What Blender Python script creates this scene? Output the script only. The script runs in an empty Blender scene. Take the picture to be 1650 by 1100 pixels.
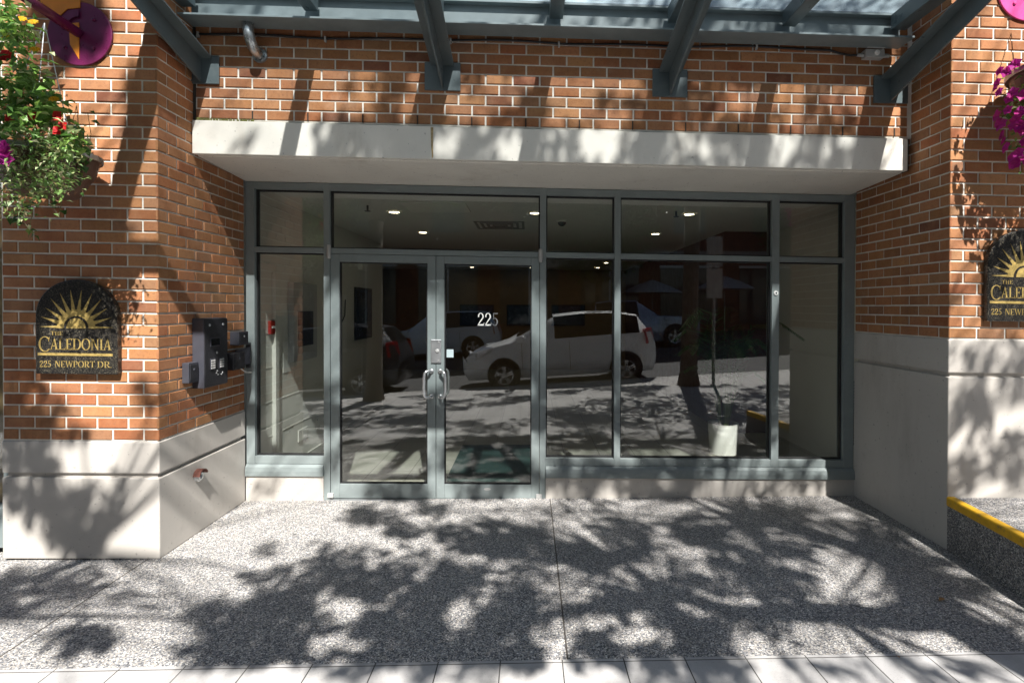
import bpy, bmesh, math, random
from mathutils import Vector, Matrix
random.seed(7)
SC = bpy.context.scene
COL = SC.collection
R = math.radians
# ------------------------------------------------------------------ camera, sky, sun, exposure
CAMF, PCX, PCY, YAW, PIT, ROL, CD, CH = 870.0, 879.73, 503.79, .031, .0092, -.002, 4.7187, 1.70
K = .0139                        # the old building leans: its courses fall a little to the right
XL, XR, YP, YL = -2.4454, 2.8975, -1.08, -.722
cam_d = bpy.data.cameras.new('camera'); cam = bpy.data.objects.new('camera', cam_d); COL.objects.link(cam)
cam_d.sensor_fit = 'HORIZONTAL'; cam_d.sensor_width = 36; cam_d.lens = 36*CAMF/1650
cam_d.shift_x = (825-PCX)/1650; cam_d.shift_y = (PCY-550)/1650
cam_d.clip_start = .05; cam_d.clip_end = 400
_r = Matrix.Rotation(-YAW, 3, 'Z') @ Matrix.Rotation(-PIT, 3, 'X') @ Matrix.Rotation(R(90), 3, 'X') @ Matrix.Rotation(-ROL, 3, 'Z')
cam.matrix_world = Matrix.Translation((0, -CD, CH)) @ _r.to_4x4()
SC.camera = cam
SUN = Vector((-.24, 1, -1.158)).normalized()
w = bpy.data.worlds.new('World'); SC.world = w; w.use_nodes = True
nt = w.node_tree; sky = nt.nodes.new('ShaderNodeTexSky'); sky.sky_type = 'NISHITA'; sky.sun_disc = False
sky.sun_elevation = math.asin(-SUN.z); sky.sun_rotation = math.atan2(-SUN.x, -SUN.y)
nt.nodes['Background'].inputs[1].default_value = .05
nt.links.new(sky.outputs[0], nt.nodes['Background'].inputs[0])
sd = bpy.data.lights.new('sun', 'SUN'); sd.energy = 5.0; sd.angle = R(.6); sd.color = (1, .965, .915)
so = bpy.data.objects.new('sun', sd); COL.objects.link(so); so.location = (3, -12, 14)
so.rotation_euler = SUN.to_track_quat('-Z', 'Y').to_euler()
SC.view_settings.view_transform = 'Standard'; SC.view_settings.look = 'None'
SC.view_settings.exposure = 1.2; SC.view_settings.gamma = 1
SC.cycles.max_bounces = 10; SC.cycles.transparent_max_bounces = 16; SC.cycles.use_denoising = True
SC.cycles.caustics_reflective = False; SC.cycles.caustics_refractive = False

def ray(px, py):
    a, b = px-PCX, py-PCY
    c, s = math.cos(-ROL), math.sin(-ROL); a, b = c*a-s*b, s*a+c*b
    d, u, xr = 1., -b/CAMF, a/CAMF
    c, s = math.cos(PIT), math.sin(PIT); yr, z = c*d+s*u, -s*d+c*u
    c, s = math.cos(YAW), math.sin(YAW)
    return Vector((c*xr+s*yr, -s*xr+c*yr, z))
def at(px, py, Y):               # where the line of sight meets a facade plane, in the facade's own heights
    r = ray(px, py); t = (Y+CD)/r.y
    return Vector((t*r.x, Y, CH+t*r.z+K*t*r.x))
def atx(px, py, X):
    r = ray(px, py); t = X/r.x
    return Vector((X, -CD+t*r.y, CH+t*r.z+K*X))
def atg(px, py, g=.033):
    r = ray(px, py); t = (g-CH)/r.z
    return Vector((t*r.x, -CD+t*r.y, g))

# ------------------------------------------------------------------ materials
def N(nt, t, **kw):
    n = nt.nodes.new(t)
    for k, v in kw.items(): setattr(n, k, v)
    return n
def ramp(nt, src, stops, interp='LINEAR'):
    n = N(nt, 'ShaderNodeValToRGB'); cr = n.color_ramp; cr.interpolation = interp
    while len(cr.elements) < len(stops): cr.elements.new(.5)
    for e, (p, c) in zip(cr.elements, stops):
        e.position = p; e.color = (*c, 1) if len(c) == 3 else c
    nt.links.new(src, n.inputs[0]); return n.outputs[0]
def mixc(nt, a, b, fac, mode='MIX'):
    n = N(nt, 'ShaderNodeMix', data_type='RGBA', blend_type=mode)
    for s, v in ((0, fac), (6, a), (7, b)):
        if hasattr(v, 'links') or hasattr(v, 'is_output'): nt.links.new(v, n.inputs[s])
        else: n.inputs[s].default_value = v if s == 0 else (*v, 1)
    return n.outputs[2]
def noise(nt, scale, detail=4, rough=.6, coord='Object', stretch=None):
    tc = N(nt, 'ShaderNodeTexCoord'); src = tc.outputs[coord]
    if stretch:
        m = N(nt, 'ShaderNodeMapping'); m.inputs['Scale'].default_value = stretch
        nt.links.new(src, m.inputs[0]); src = m.outputs[0]
    n = N(nt, 'ShaderNodeTexNoise'); n.inputs['Scale'].default_value = scale
    n.inputs['Detail'].default_value = detail; n.inputs['Roughness'].default_value = rough
    nt.links.new(src, n.inputs['Vector']); return n.outputs[0]
def base(name):
    m = bpy.data.materials.new(name); m.use_nodes = True
    return m, m.node_tree, m.node_tree.nodes['Principled BSDF']
def bump(nt, p, h, strength, dist=.004):
    b = N(nt, 'ShaderNodeBump'); b.inputs['Strength'].default_value = strength; b.inputs['Distance'].default_value = dist
    nt.links.new(h, b.inputs['Height']); nt.links.new(b.outputs[0], p.inputs['Normal'])
def mat(name, col, rough=.6, metal=0, var=.12, vs=6, bmp=0, bs=60, emit=0, tint=None, stain=None, pores=0):
    m, t, p = base(name)
    n = noise(t, vs)
    c = ramp(t, n, [(.3, tuple(x*(1-var) for x in col)), (.7, tuple(min(1, x*(1+var)) for x in col))])
    if stain:
        n2 = noise(t, stain[0], 8, .7, stretch=stain[3] if len(stain) > 3 else None)
        c = mixc(t, c, stain[1], ramp(t, n2, [(.55, (0, 0, 0)), (.75, (stain[2],)*3)]))
    if pores:
        c = mixc(t, c, tuple(x*.3 for x in col), ramp(t, noise(t, 38, 2, .5), [(.68, (0, 0, 0)), (.74, (pores,)*3)]))
        c = mixc(t, c, tuple(x*.55 for x in col), ramp(t, noise(t, 3.5, 9, .8), [(.55, (0, 0, 0)), (.8, (pores*.7,)*3)]))
    if tint:
        a = N(t, 'ShaderNodeAttribute', attribute_name='tint')
        c = mixc(t, c, a.outputs['Color'], 1, 'MULTIPLY')
    t.links.new(c, p.inputs['Base Color'])
    p.inputs['Roughness'].default_value = rough; p.inputs['Metallic'].default_value = metal
    rn = ramp(t, noise(t, vs*2.3), [(.3, (max(0, rough-.08),)*3), (.7, (min(1, rough+.1),)*3)])
    t.links.new(rn, p.inputs['Roughness'])
    if bmp: bump(t, p, noise(t, bs, 6, .65), bmp)
    if emit: p.inputs['Emission Color'].default_value = (*col, 1); p.inputs['Emission Strength'].default_value = emit
    return m
def glassm(name, tintc=(.86, .9, .88), f0=.05, dirt=0.0, milk=(.75, .8, .82)):
    m, t, p = base(name); t.nodes.remove(p)
    out = t.nodes['Material Output']
    tr = N(t, 'ShaderNodeBsdfTransparent'); tr.inputs[0].default_value = (*tintc, 1)
    gl = N(t, 'ShaderNodeBsdfGlossy'); gl.inputs['Roughness'].default_value = .0
    lw = N(t, 'ShaderNodeLayerWeight'); lw.inputs['Blend'].default_value = .5
    pw = N(t, 'ShaderNodeMath', operation='POWER'); pw.inputs[1].default_value = 5; t.links.new(lw.outputs['Facing'], pw.inputs[0])
    ma = N(t, 'ShaderNodeMath', operation='MULTIPLY_ADD'); ma.inputs[1].default_value = .9; ma.inputs[2].default_value = f0
    t.links.new(pw.outputs[0], ma.inputs[0])
    mx = N(t, 'ShaderNodeMixShader'); t.links.new(ma.outputs[0], mx.inputs[0]); t.links.new(tr.outputs[0], mx.inputs[1]); t.links.new(gl.outputs[0], mx.inputs[2])
    last = mx.outputs[0]
    if dirt:
        tl = N(t, 'ShaderNodeBsdfTranslucent'); tl.inputs[0].default_value = (*milk, 1)
        m2 = N(t, 'ShaderNodeMixShader'); f = ramp(t, noise(t, 2.2, 6, .7), [(.3, (dirt*.6,)*3), (.7, (min(1, dirt*1.3),)*3)])
        t.links.new(f, m2.inputs[0]); t.links.new(last, m2.inputs[1]); t.links.new(tl.outputs[0], m2.inputs[2]); last = m2.outputs[0]
    t.links.new(last, out.inputs[0]); return m
def leafm(name, trans=.3, rough=.45):
    m, t, p = base(name)
    a = N(t, 'ShaderNodeAttribute', attribute_name='tint')
    t.links.new(a.outputs['Color'], p.inputs['Base Color']); p.inputs['Roughness'].default_value = rough
    tl = N(t, 'ShaderNodeBsdfTranslucent'); t.links.new(a.outputs['Color'], tl.inputs[0])
    mx = N(t, 'ShaderNodeMixShader'); mx.inputs[0].default_value = trans
    t.links.new(p.outputs[0], mx.inputs[1]); t.links.new(tl.outputs[0], mx.inputs[2])
    t.links.new(mx.outputs[0], t.nodes['Material Output'].inputs[0]); return m

def brickm():
    m, t, p = base('fired_clay_brick')
    a = N(t, 'ShaderNodeAttribute', attribute_name='tint')
    c = mixc(t, a.outputs['Color'], (.10, .035, .02), ramp(t, noise(t, 55, 6, .75), [(.5, (0, 0, 0)), (.72, (.55,)*3)]))
    c = mixc(t, c, (.55, .30, .16), ramp(t, noise(t, 9, 5, .7), [(.45, (0, 0, 0)), (.8, (.35,)*3)]))
    c = mixc(t, c, (.11, .06, .042), ramp(t, noise(t, 2.4, 7, .7, stretch=(1.6, 1.6, .22)), [(.5, (0, 0, 0)), (.78, (.5,)*3)]))
    c = mixc(t, c, (.62, .52, .42), ramp(t, noise(t, 1.7, 8, .75), [(.56, (0, 0, 0)), (.78, (.22,)*3)]))
    t.links.new(c, p.inputs['Base Color']); p.inputs['Roughness'].default_value = .85
    bump(t, p, noise(t, 140, 6, .7), .55, .003); return m
def aggm(name, dark=1.0):
    m, t, p = base(name)
    tc = N(t, 'ShaderNodeTexCoord')
    v = N(t, 'ShaderNodeTexVoronoi', feature='F1'); v.inputs['Scale'].default_value = 150; t.links.new(tc.outputs['Object'], v.inputs['Vector'])
    ve = N(t, 'ShaderNodeTexVoronoi', feature='DISTANCE_TO_EDGE'); ve.inputs['Scale'].default_value = 150; t.links.new(tc.outputs['Object'], ve.inputs['Vector'])
    sep = N(t, 'ShaderNodeSeparateColor'); t.links.new(v.outputs['Color'], sep.inputs[0])
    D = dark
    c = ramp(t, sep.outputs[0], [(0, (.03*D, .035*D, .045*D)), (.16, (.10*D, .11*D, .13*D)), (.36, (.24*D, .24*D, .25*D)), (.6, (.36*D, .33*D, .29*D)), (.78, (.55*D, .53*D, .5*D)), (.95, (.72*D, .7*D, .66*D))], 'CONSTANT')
    c = mixc(t, (.23*D, .215*D, .20*D), c, ramp(t, ve.outputs['Distance'], [(.02, (0, 0, 0)), (.10, (1, 1, 1))]))
    c = mixc(t, c, (.10, .095, .09), ramp(t, noise(t, 1.3, 8, .7), [(.5, (0, 0, 0)), (.8, (.4,)*3)]))
    c = mixc(t, c, (.12, .115, .11), ramp(t, noise(t, .55, 6, .65), [(.5, (0, 0, 0)), (.75, (.45,)*3)]))
    vg = N(t, 'ShaderNodeTexVoronoi', feature='F1'); vg.inputs['Scale'].default_value = 2.6; t.links.new(tc.outputs['Object'], vg.inputs['Vector'])
    c = mixc(t, c, (.05, .048, .046), ramp(t, vg.outputs['Distance'], [(.028, (.75,)*3), (.045, (0, 0, 0))]))
    # saw-cut control joints
    sx = N(t, 'ShaderNodeSeparateXYZ'); t.links.new(tc.outputs['Object'], sx.inputs[0])
    for j in (.185, -2.52):
        s = N(t, 'ShaderNodeMath', operation='SUBTRACT'); s.inputs[1].default_value = j; t.links.new(sx.outputs[0], s.inputs[0])
        ab = N(t, 'ShaderNodeMath', operation='ABSOLUTE'); t.links.new(s.outputs[0], ab.inputs[0])
        lt = N(t, 'ShaderNodeMath', operation='LESS_THAN'); lt.inputs[1].default_value = .0045; t.links.new(ab.outputs[0], lt.inputs[0])
        c = mixc(t, c, (.07, .06, .05), lt.outputs[0])
    t.links.new(c, p.inputs['Base Color']); p.inputs['Roughness'].default_value = .8
    bump(t, p, ve.outputs['Distance'], .8, .006); return m
def paverm():
    m, t, p = base('concrete_pavers')
    tc = N(t, 'ShaderNodeTexCoord'); mp = N(t, 'ShaderNodeMapping'); mp.inputs['Location'].default_value = (.425, 2.2-.004, 0)
    t.links.new(tc.outputs['Object'], mp.inputs[0])
    b = N(t, 'ShaderNodeTexBrick', offset=0, squash=1); t.links.new(mp.outputs[0], b.inputs['Vector'])
    b.inputs['Scale'].default_value = 1; b.inputs['Brick Width'].default_value = .292; b.inputs['Row Height'].default_value = .584
    b.inputs['Mortar Size'].default_value = .0035; b.inputs['Mortar Smooth'].default_value = .3
    b.inputs['Color1'].default_value = (.52, .505, .49, 1); b.inputs['Color2'].default_value = (.44, .43, .425, 1); b.inputs['Mortar'].default_value = (.06, .055, .05, 1)
    c = mixc(t, b.outputs['Color'], (.2, .19, .18), ramp(t, noise(t, 3, 8, .75), [(.45, (0, 0, 0)), (.75, (.5,)*3)]))
    c = mixc(t, c, (.12, .11, .10), ramp(t, noise(t, 160, 3, .6), [(.6, (0, 0, 0)), (.72, (.5,)*3)]))
    t.links.new(c, p.inputs['Base Color']); p.inputs['Roughness'].default_value = .85
    bump(t, p, noise(t, 120, 5, .6), .3, .002); return m
def granite():
    m, t, p = base('polished_black_granite')
    tc = N(t, 'ShaderNodeTexCoord'); v = N(t, 'ShaderNodeTexVoronoi'); v.inputs['Scale'].default_value = 330; t.links.new(tc.outputs['Object'], v.inputs['Vector'])
    sep = N(t, 'ShaderNodeSeparateColor'); t.links.new(v.outputs['Color'], sep.inputs[0])
    c = ramp(t, sep.outputs[1], [(0, (.008, .008, .009)), (.6, (.016, .015, .014)), (.8, (.07, .06, .045)), (.92, (.2, .18, .13))], 'CONSTANT')
    t.links.new(c, p.inputs['Base Color']); p.inputs['Roughness'].default_value = .28; return m

M = dict(
    brick=brickm(), mortar=mat('lime_mortar', (.70, .675, .61), .95, var=.18, vs=8, bmp=.7, bs=220),
    stone=mat('painted_cast_stone', (.50, .47, .43), .75, var=.05, vs=1.5, bmp=.16, bs=45, stain=(2.0, (.30, .265, .23), .5, (1, 1, .3)), pores=.5),
    lintel=mat('painted_concrete_lintel', (.72, .69, .625), .8, var=.06, vs=2, bmp=.15, bs=60, stain=(1.6, (.36, .30, .22), .5, (1, 1, .35)), pores=.5),
    dark_joint=mat('dark_sealant', (.03, .025, .02), .9), alu=mat('grey_green_enamelled_aluminium', (.215, .25, .25), .36, .0, var=.07, vs=5, bmp=.04, bs=90, stain=(14, (.40, .43, .42), .25)),  # dark sealant colours the joints and weep slots
    steel=mat('blue_grey_painted_steel', (.088, .113, .120), .34, .0, var=.12, vs=4, bmp=.06, bs=40, stain=(7, (.2, .2, .19), .35)),
    glass=glassm('window_glass', (.95, .97, .96), .115), canopy_glass=glassm('dusty_canopy_glass', (.96, .98, .99), .04, .25, (.54, .66, .73)),
    gasket=mat('black_rubber_gasket', (.012, .012, .013), .6),
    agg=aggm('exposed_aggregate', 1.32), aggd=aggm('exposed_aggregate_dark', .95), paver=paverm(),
    asphalt=mat('asphalt', (.055, .055, .058), .9, var=.3, vs=120, bmp=.5, bs=200), kerbm=mat('kerb_concrete', (.40, .39, .37), .85, var=.15, vs=9, bmp=.3),
    yellow=mat('worn_yellow_paint', (.72, .40, .015), .6, var=.12, vs=18, bmp=.35, bs=90, stain=(16, (.16, .13, .09), .85)),
    granite=granite(), gold=mat('gold_leaf', (.62, .45, .15), .34, .55, var=.3, vs=40, bmp=.25, bs=160),
    black=mat('black_powder_coat', (.022, .022, .026), .42, var=.2, vs=12, bmp=.05, bs=200), boxgrey=mat('slate_grey_metal', (.058, .060, .075), .4, .2, var=.1),
    chrome=mat('brushed_stainless', (.62, .63, .64), .34, .9, var=.03, vs=6), screen=mat('dark_display', (.006, .007, .006), .12),
    white=mat('white_vinyl', (.82, .82, .8), .5, var=.03), plastic=mat('grey_plastic', (.42, .42, .41), .5, var=.08),
    purple=mat('plum_gloss_paint', (.13, .014, .068), .32, var=.25, vs=6), pink=mat('pink_gloss_paint', (.62, .08, .28), .35, var=.15), orange=mat('orange_gloss_paint', (.72, .25, .02), .4, var=.12),
    cable=mat('black_cable', (.012, .012, .013), .5), galv=mat('galvanised_pipe', (.42, .44, .45), .3, .85, var=.2, vs=12),
    lwall=mat('lobby_beige_paint', (.68, .665, .61), .75, var=.04, vs=2), lceil=mat('lobby_ceiling_paint', (.62, .61, .57), .85, var=.03), lback=mat('lobby_ochre_paint', (.30, .20, .085), .7, var=.08),
    lblock=mat('lobby_wood_cladding', (.085, .03, .015), .5, var=.2, vs=3, ), ltrim=mat('lobby_white_trim', (.7, .68, .62), .55, var=.04),
    tile=None, matg=mat('green_rubber_mat', (.018, .048, .043), .9, var=.3, vs=60, bmp=.4, bs=240),
    lamp=mat('lit_lamp_diffuser', (1, .86, .62), .5, var=0, emit=9), red=mat('red_alarm_plastic', (.34, .015, .012), .4, var=.1),
    pic=mat('dark_blue_print', (.03, .04, .065), .2, var=.5, vs=5), frame=mat('black_picture_frame', (.012, .012, .012), .4), paper=mat('white_paper', (.75, .74, .7), .7, var=.03),
    potw=mat('white_glazed_planter', (.78, .77, .73), .3, var=.03), soil=mat('dark_soil', (.03, .02, .012), .95, bmp=.5),
    leaf=leafm('tree_leaf', .25), bleaf=leafm('basket_leaf', .3), petal=leafm('flower_petal', .35, .55), palm=leafm('palm_leaf', .2, .35), stem=mat('green_stem', (.10, .14, .04), .6),
    bark=mat('street_tree_bark', (.11, .085, .065), .95, var=.35, vs=14, bmp=.9, bs=30), potb=mat('brown_pot_plastic', (.11, .06, .045), .45, var=.15),
    carw=mat('pearl_white_car_paint', (.78, .79, .80), .18, var=.01), carg=mat('dark_grey_car_paint', (.05, .055, .065), .18, .3, var=.05), carb=mat('silver_blue_car_paint', (.35, .40, .50), .2, .3, var=.04),
    carglass=mat('dark_car_glass', (.012, .014, .015), .04, var=0), tyre=mat('tyre_rubber', (.018, .018, .018), .8), rim=mat('alloy_wheel', (.55, .55, .56), .25, .8), taill=mat('red_tail_lamp', (.45, .01, .008), .12), headl=mat('clear_headlamp', (.6, .62, .65), .08, .3),
    far_brick=mat('dark_red_far_brick', (.17, .055, .032), .85, var=.25, vs=3, bmp=.2), far_glass=mat('far_shop_glass', (.03, .045, .055), .06), far_stone=mat('far_pale_band', (.42, .38, .33), .8), umb=mat('pale_grey_parasol_cloth', (.36, .36, .36), .8),
    signback=mat('bare_aluminium_sign', (.30, .295, .28), .45, .6, var=.08), rust=mat('rusty_iron', (.12, .042, .030), .8, var=.35, vs=60, bmp=.4), drygrass=mat('dry_leaf', (.36, .19, .07), .8, var=.3, vs=40),
    moss=mat('green_moss', (.12, .12, .035), .95, var=.4, vs=60, bmp=.8))
def tilem():
    m, t, p = base('lobby_floor_tile'); tc = N(t, 'ShaderNodeTexCoord')
    b = N(t, 'ShaderNodeTexBrick', offset=0, squash=1); t.links.new(tc.outputs['Object'], b.inputs['Vector'])
    b.inputs['Scale'].default_value = 1; b.inputs['Brick Width'].default_value = .4; b.inputs['Row Height'].default_value = .4; b.inputs['Mortar Size'].default_value = .004
    b.inputs['Color1'].default_value = (.42, .40, .34, 1); b.inputs['Color2'].default_value = (.37, .355, .30, 1); b.inputs['Mortar'].default_value = (.16, .15, .13, 1)
    t.links.new(b.outputs['Color'], p.inputs['Base Color']); p.inputs['Roughness'].default_value = .45; return m
M['tile'] = tilem()

# ------------------------------------------------------------------ mesh helpers
class MB:
    def __init__(s): s.v = []; s.f = []; s.c = []; s.mi = []
    def face(s, pts, col=None, mi=0):
        n = len(s.v); s.v += [tuple(p) for p in pts]; s.f.append(tuple(range(n, n+len(pts)))); s.c.append(col or (1, 1, 1)); s.mi.append(mi)
    def box(s, x0, x1, y0, y1, z0, z1, col=None):
        n = len(s.v); s.v += [(x, y, z) for z in (z0, z1) for y in (y0, y1) for x in (x0, x1)]
        for q in ((0, 2, 3, 1), (4, 5, 7, 6), (0, 1, 5, 4), (2, 6, 7, 3), (0, 4, 6, 2), (1, 3, 7, 5)):
            s.f.append(tuple(n+i for i in q)); s.c.append(col or (1, 1, 1)); s.mi.append(0)
        return s
    def hexa(s, bot, top, col=None):
        n = len(s.v); m = len(bot); s.v += [tuple(p) for p in bot]+[tuple(p) for p in top]
        fs = [tuple(n+i for i in reversed(range(m))), tuple(n+m+i for i in range(m))]+[(n+i, n+(i+1) % m, n+m+(i+1) % m, n+m+i) for i in range(m)]
        for q in fs: s.f.append(q); s.c.append(col or (1, 1, 1)); s.mi.append(0)
        return s
    def prism(s, poly, axis, a, b, col=None):       # poly in the two other axes, counter-clockwise seen from -axis or +axis alike
        def mk(t):
            if axis == 'x': return [(t, p, q) for p, q in poly]
            if axis == 'y': return [(p, t, q) for p, q in poly]
            return [(p, q, t) for p, q in poly]
        return s.hexa(mk(a), mk(b), col)
    def tube(s, pts, rad, n=8, col=None, caps=True):
        pts = [Vector(p) for p in pts]; rad = rad if isinstance(rad, (list, tuple)) else [rad]*len(pts)
        up = Vector((.13, .21, 1)).normalized(); rings = []; base_i = len(s.v)
        for i, p in enumerate(pts):
            d = (pts[min(i+1, len(pts)-1)]-pts[max(i-1, 0)])
            if d.length < 1e-9: d = Vector((0, 0, 1))
            d.normalize(); u = up-d*up.dot(d)
            if u.length < .05: u = Vector((1, .1, 0))-d*d.x
            u.normalize(); up = u; vv = d.cross(u)
            for k in range(n):
                a = 2*math.pi*k/n; s.v.append(tuple(p+(u*math.cos(a)+vv*math.sin(a))*rad[i]))
        for i in range(len(pts)-1):
            for k in range(n):
                s.f.append((base_i+i*n+k, base_i+i*n+(k+1) % n, base_i+(i+1)*n+(k+1) % n, base_i+(i+1)*n+k)); s.c.append(col or (1, 1, 1)); s.mi.append(0)
        if caps:
            s.f.append(tuple(base_i+k for k in reversed(range(n)))); s.c.append(col or (1, 1, 1)); s.mi.append(0)
            e = base_i+(len(pts)-1)*n; s.f.append(tuple(e+k for k in range(n))); s.c.append(col or (1, 1, 1)); s.mi.append(0)
        return s
    def lathe(s, prof, origin, axis='z', n=24, col=None):      # prof: (radius, along)
        o = Vector(origin); b = len(s.v)
        for r, h in prof:
            for k in range(n):
                a = 2*math.pi*k/n; c, d = r*math.cos(a), r*math.sin(a)
                s.v.append(tuple(o+(Vector((c, d, h)) if axis == 'z' else Vector((c, h, d)) if axis == 'y' else Vector((h, c, d)))))
        for i in range(len(prof)-1):
            for k in range(n):
                s.f.append((b+i*n+k, b+i*n+(k+1) % n, b+(i+1)*n+(k+1) % n, b+(i+1)*n+k)); s.c.append(col or (1, 1, 1)); s.mi.append(0)
        return s
    def build(s, name, m, parent=None, shear=False, bevel=0, smooth=False, origin=None, recalc=True, attr=False):
        if origin is None:
            origin = ROOTS.get(parent.name, Vector()) if parent else Vector()
        origin = Vector(origin)
        me = bpy.data.meshes.new(name)
        vs = [((x, y, z-K*x) if shear else (x, y, z)) for x, y, z in s.v]
        me.from_pydata([tuple(Vector(p)-origin) for p in vs], [], s.f)
        if attr:
            ca = me.color_attributes.new('tint', 'FLOAT_COLOR', 'CORNER'); li = 0
            data = []
            for f, c in zip(s.f, s.c):
                for _ in f: data += [c[0], c[1], c[2], 1]
            ca.data.foreach_set('color', data)
        if recalc:
            bm = bmesh.new(); bm.from_mesh(me); bmesh.ops.remove_doubles(bm, verts=bm.verts, dist=1e-5) if recalc == 'weld' else None
            bmesh.ops.recalc_face_normals(bm, faces=bm.faces); bm.to_mesh(me); bm.free()
        for p in (m if isinstance(m, (list, tuple)) else [m]): me.materials.append(p)
        if isinstance(m, (list, tuple)): me.polygons.foreach_set('material_index', s.mi)
        if smooth: me.polygons.foreach_set('use_smooth', [True]*len(me.polygons))
        o = bpy.data.objects.new(name, me); COL.objects.link(o)
        if parent: o.parent = parent; ROOTS[o.name] = origin
        else: o.location = origin; ROOTS[o.name] = origin
        if bevel:
            b = o.modifiers.new('bevel', 'BEVEL'); b.width = bevel; b.segments = 2; b.limit_method = 'ANGLE'; b.angle_limit = R(40)
        return o
ROOTS = {}
def tag(o, label=None, cat=None, group=None, kind=None):
    if label: o['label'] = label
    if cat: o['category'] = cat
    if group: o['group'] = group
    if kind: o['kind'] = kind
    return o
def thing(name, loc, label, cat, group=None):
    o = bpy.data.objects.new(name, None); COL.objects.link(o); o.location = loc; o.empty_display_size = .1
    ROOTS[o.name] = Vector(loc); return tag(o, label, cat, group)
def struct(o): o['kind'] = 'structure'; return o
def disc_poly(cx, cy, r, n=32, a0=0, a1=360): return [(cx+r*math.cos(R(a0+(a1-a0)*i/n)), cy+r*math.sin(R(a0+(a1-a0)*i/n))) for i in range(n if a1-a0 == 360 else n+1)]

# ------------------------------------------------------------------ the ground
def gz(x, y):                        # the street climbs to the right; the forecourt is level
    s = max(0, min(1, (-2.25-y)/3.75)); return .033+s*(.107+.055*x)
fc = MB(); fc.box(-14, 14, -2.175, .0, -.25, .033); struct(fc.build('forecourt_paving', M['agg']))
sw = MB(); nx, ny = 56, 12
for i in range(nx):
    for j in range(ny):
        xs = [-14+28*i/nx, -14+28*(i+1)/nx]; ys = [-6+3.825*j/ny, -6+3.825*(j+1)/ny]
        sw.face([(xs[0], ys[0], gz(xs[0], ys[0])), (xs[1], ys[0], gz(xs[1], ys[0])), (xs[1], ys[1], gz(xs[1], ys[1])), (xs[0], ys[1], gz(xs[0], ys[1]))])
struct(sw.build('sidewalk', M['paver']))
rz = lambda x: .02+.055*x
rd = MB(); rd.face([(-60, -40, rz(-60)), (60, -40, rz(60)), (60, -6.15, rz(60)), (-60, -6.15, rz(-60))]); struct(rd.build('road', M['asphalt']))
kb = MB(); kb.hexa([(-14, -6.16, rz(-14)-.1), (14, -6.16, rz(14)-.1), (14, -6.0, rz(14)-.1), (-14, -6.0, rz(-14)-.1)], [(-14, -6.15, gz(-14, -6)+.004), (14, -6.15, gz(14, -6)+.004), (14, -6.0, gz(14, -6)+.004), (-14, -6.0, gz(-14, -6)+.004)])
struct(kb.build('road_kerb', M['kerbm'], bevel=.015))
gd = MB(); gd.face([(-300, -300, -8), (300, -300, -8), (300, 300, -8), (-300, 300, -8)]); struct(gd.build('ground', M['asphalt']))

# ------------------------------------------------------------------ brickwork
CRS, MOD, GAP = .0765, .2, .013
def btint():
    k = random.random(); v = random.uniform(.78, 1.12)
    c = (.35, .148, .058) if k < .5 else (.395, .180, .077) if k < .74 else (.32, .115, .042) if k < .90 else (.30, .145, .070) if k < .97 else (.20, .07, .032)
    return (c[0]*v, c[1]*v*random.uniform(.94, 1.06), c[2]*v)
def brick(mb, axis, p, sgn, u0, u1, z0, z1):
    # outward face at p on axis; sgn the outward direction
    d0 = random.uniform(-.0012, .0012); ch = .0035; dp = .013; col = btint()
    def P(u, d, z): return (u, p+sgn*d, z) if axis == 'y' else (p+sgn*d, u, z)
    a = [P(u0+ch, d0, z0+ch), P(u1-ch, d0, z0+ch), P(u1-ch, d0, z1-ch), P(u0+ch, d0, z1-ch)]
    b = [P(u0, d0-ch, z0), P(u1, d0-ch, z0), P(u1, d0-ch, z1), P(u0, d0-ch, z1)]
    c = [P(u0, -dp, z0), P(u1, -dp, z0), P(u1, -dp, z1), P(u0, -dp, z1)]
    n = len(mb.v); mb.v += a+b+c
    fs = [(0, 1, 2, 3)]+[(i, (i+1) % 4, 4+(i+1) % 4, 4+i) for i in range(4)]+[(4+i, 4+(i+1) % 4, 8+(i+1) % 4, 8+i) for i in range(4)]
    for q in fs: mb.f.append(tuple(n+i for i in q)); mb.c.append(col); mb.mi.append(0)
def courses(mb, axis, p, sgn, ulo, uhi, z0, nc, ref, refodd, endlo=False, endhi=False):
    for i in range(nc):
        r = ref if i % 2 == 0 else refodd
        k = math.floor((ulo-r)/MOD)
        while r+k*MOD < uhi-.012:
            a, b = max(ulo, r+k*MOD), min(uhi, r+(k+1)*MOD); k += 1
            if b-a < .02: continue
            ua = a if (a == ulo and endlo) else a+GAP/2; ub = b if (b == uhi and endhi) else b-GAP/2
            j = random.uniform(-.001, .001)
            brick(mb, axis, p, sgn, ua, ub, z0+i*CRS+GAP*.9+j, z0+(i+1)*CRS+j*.5)
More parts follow.
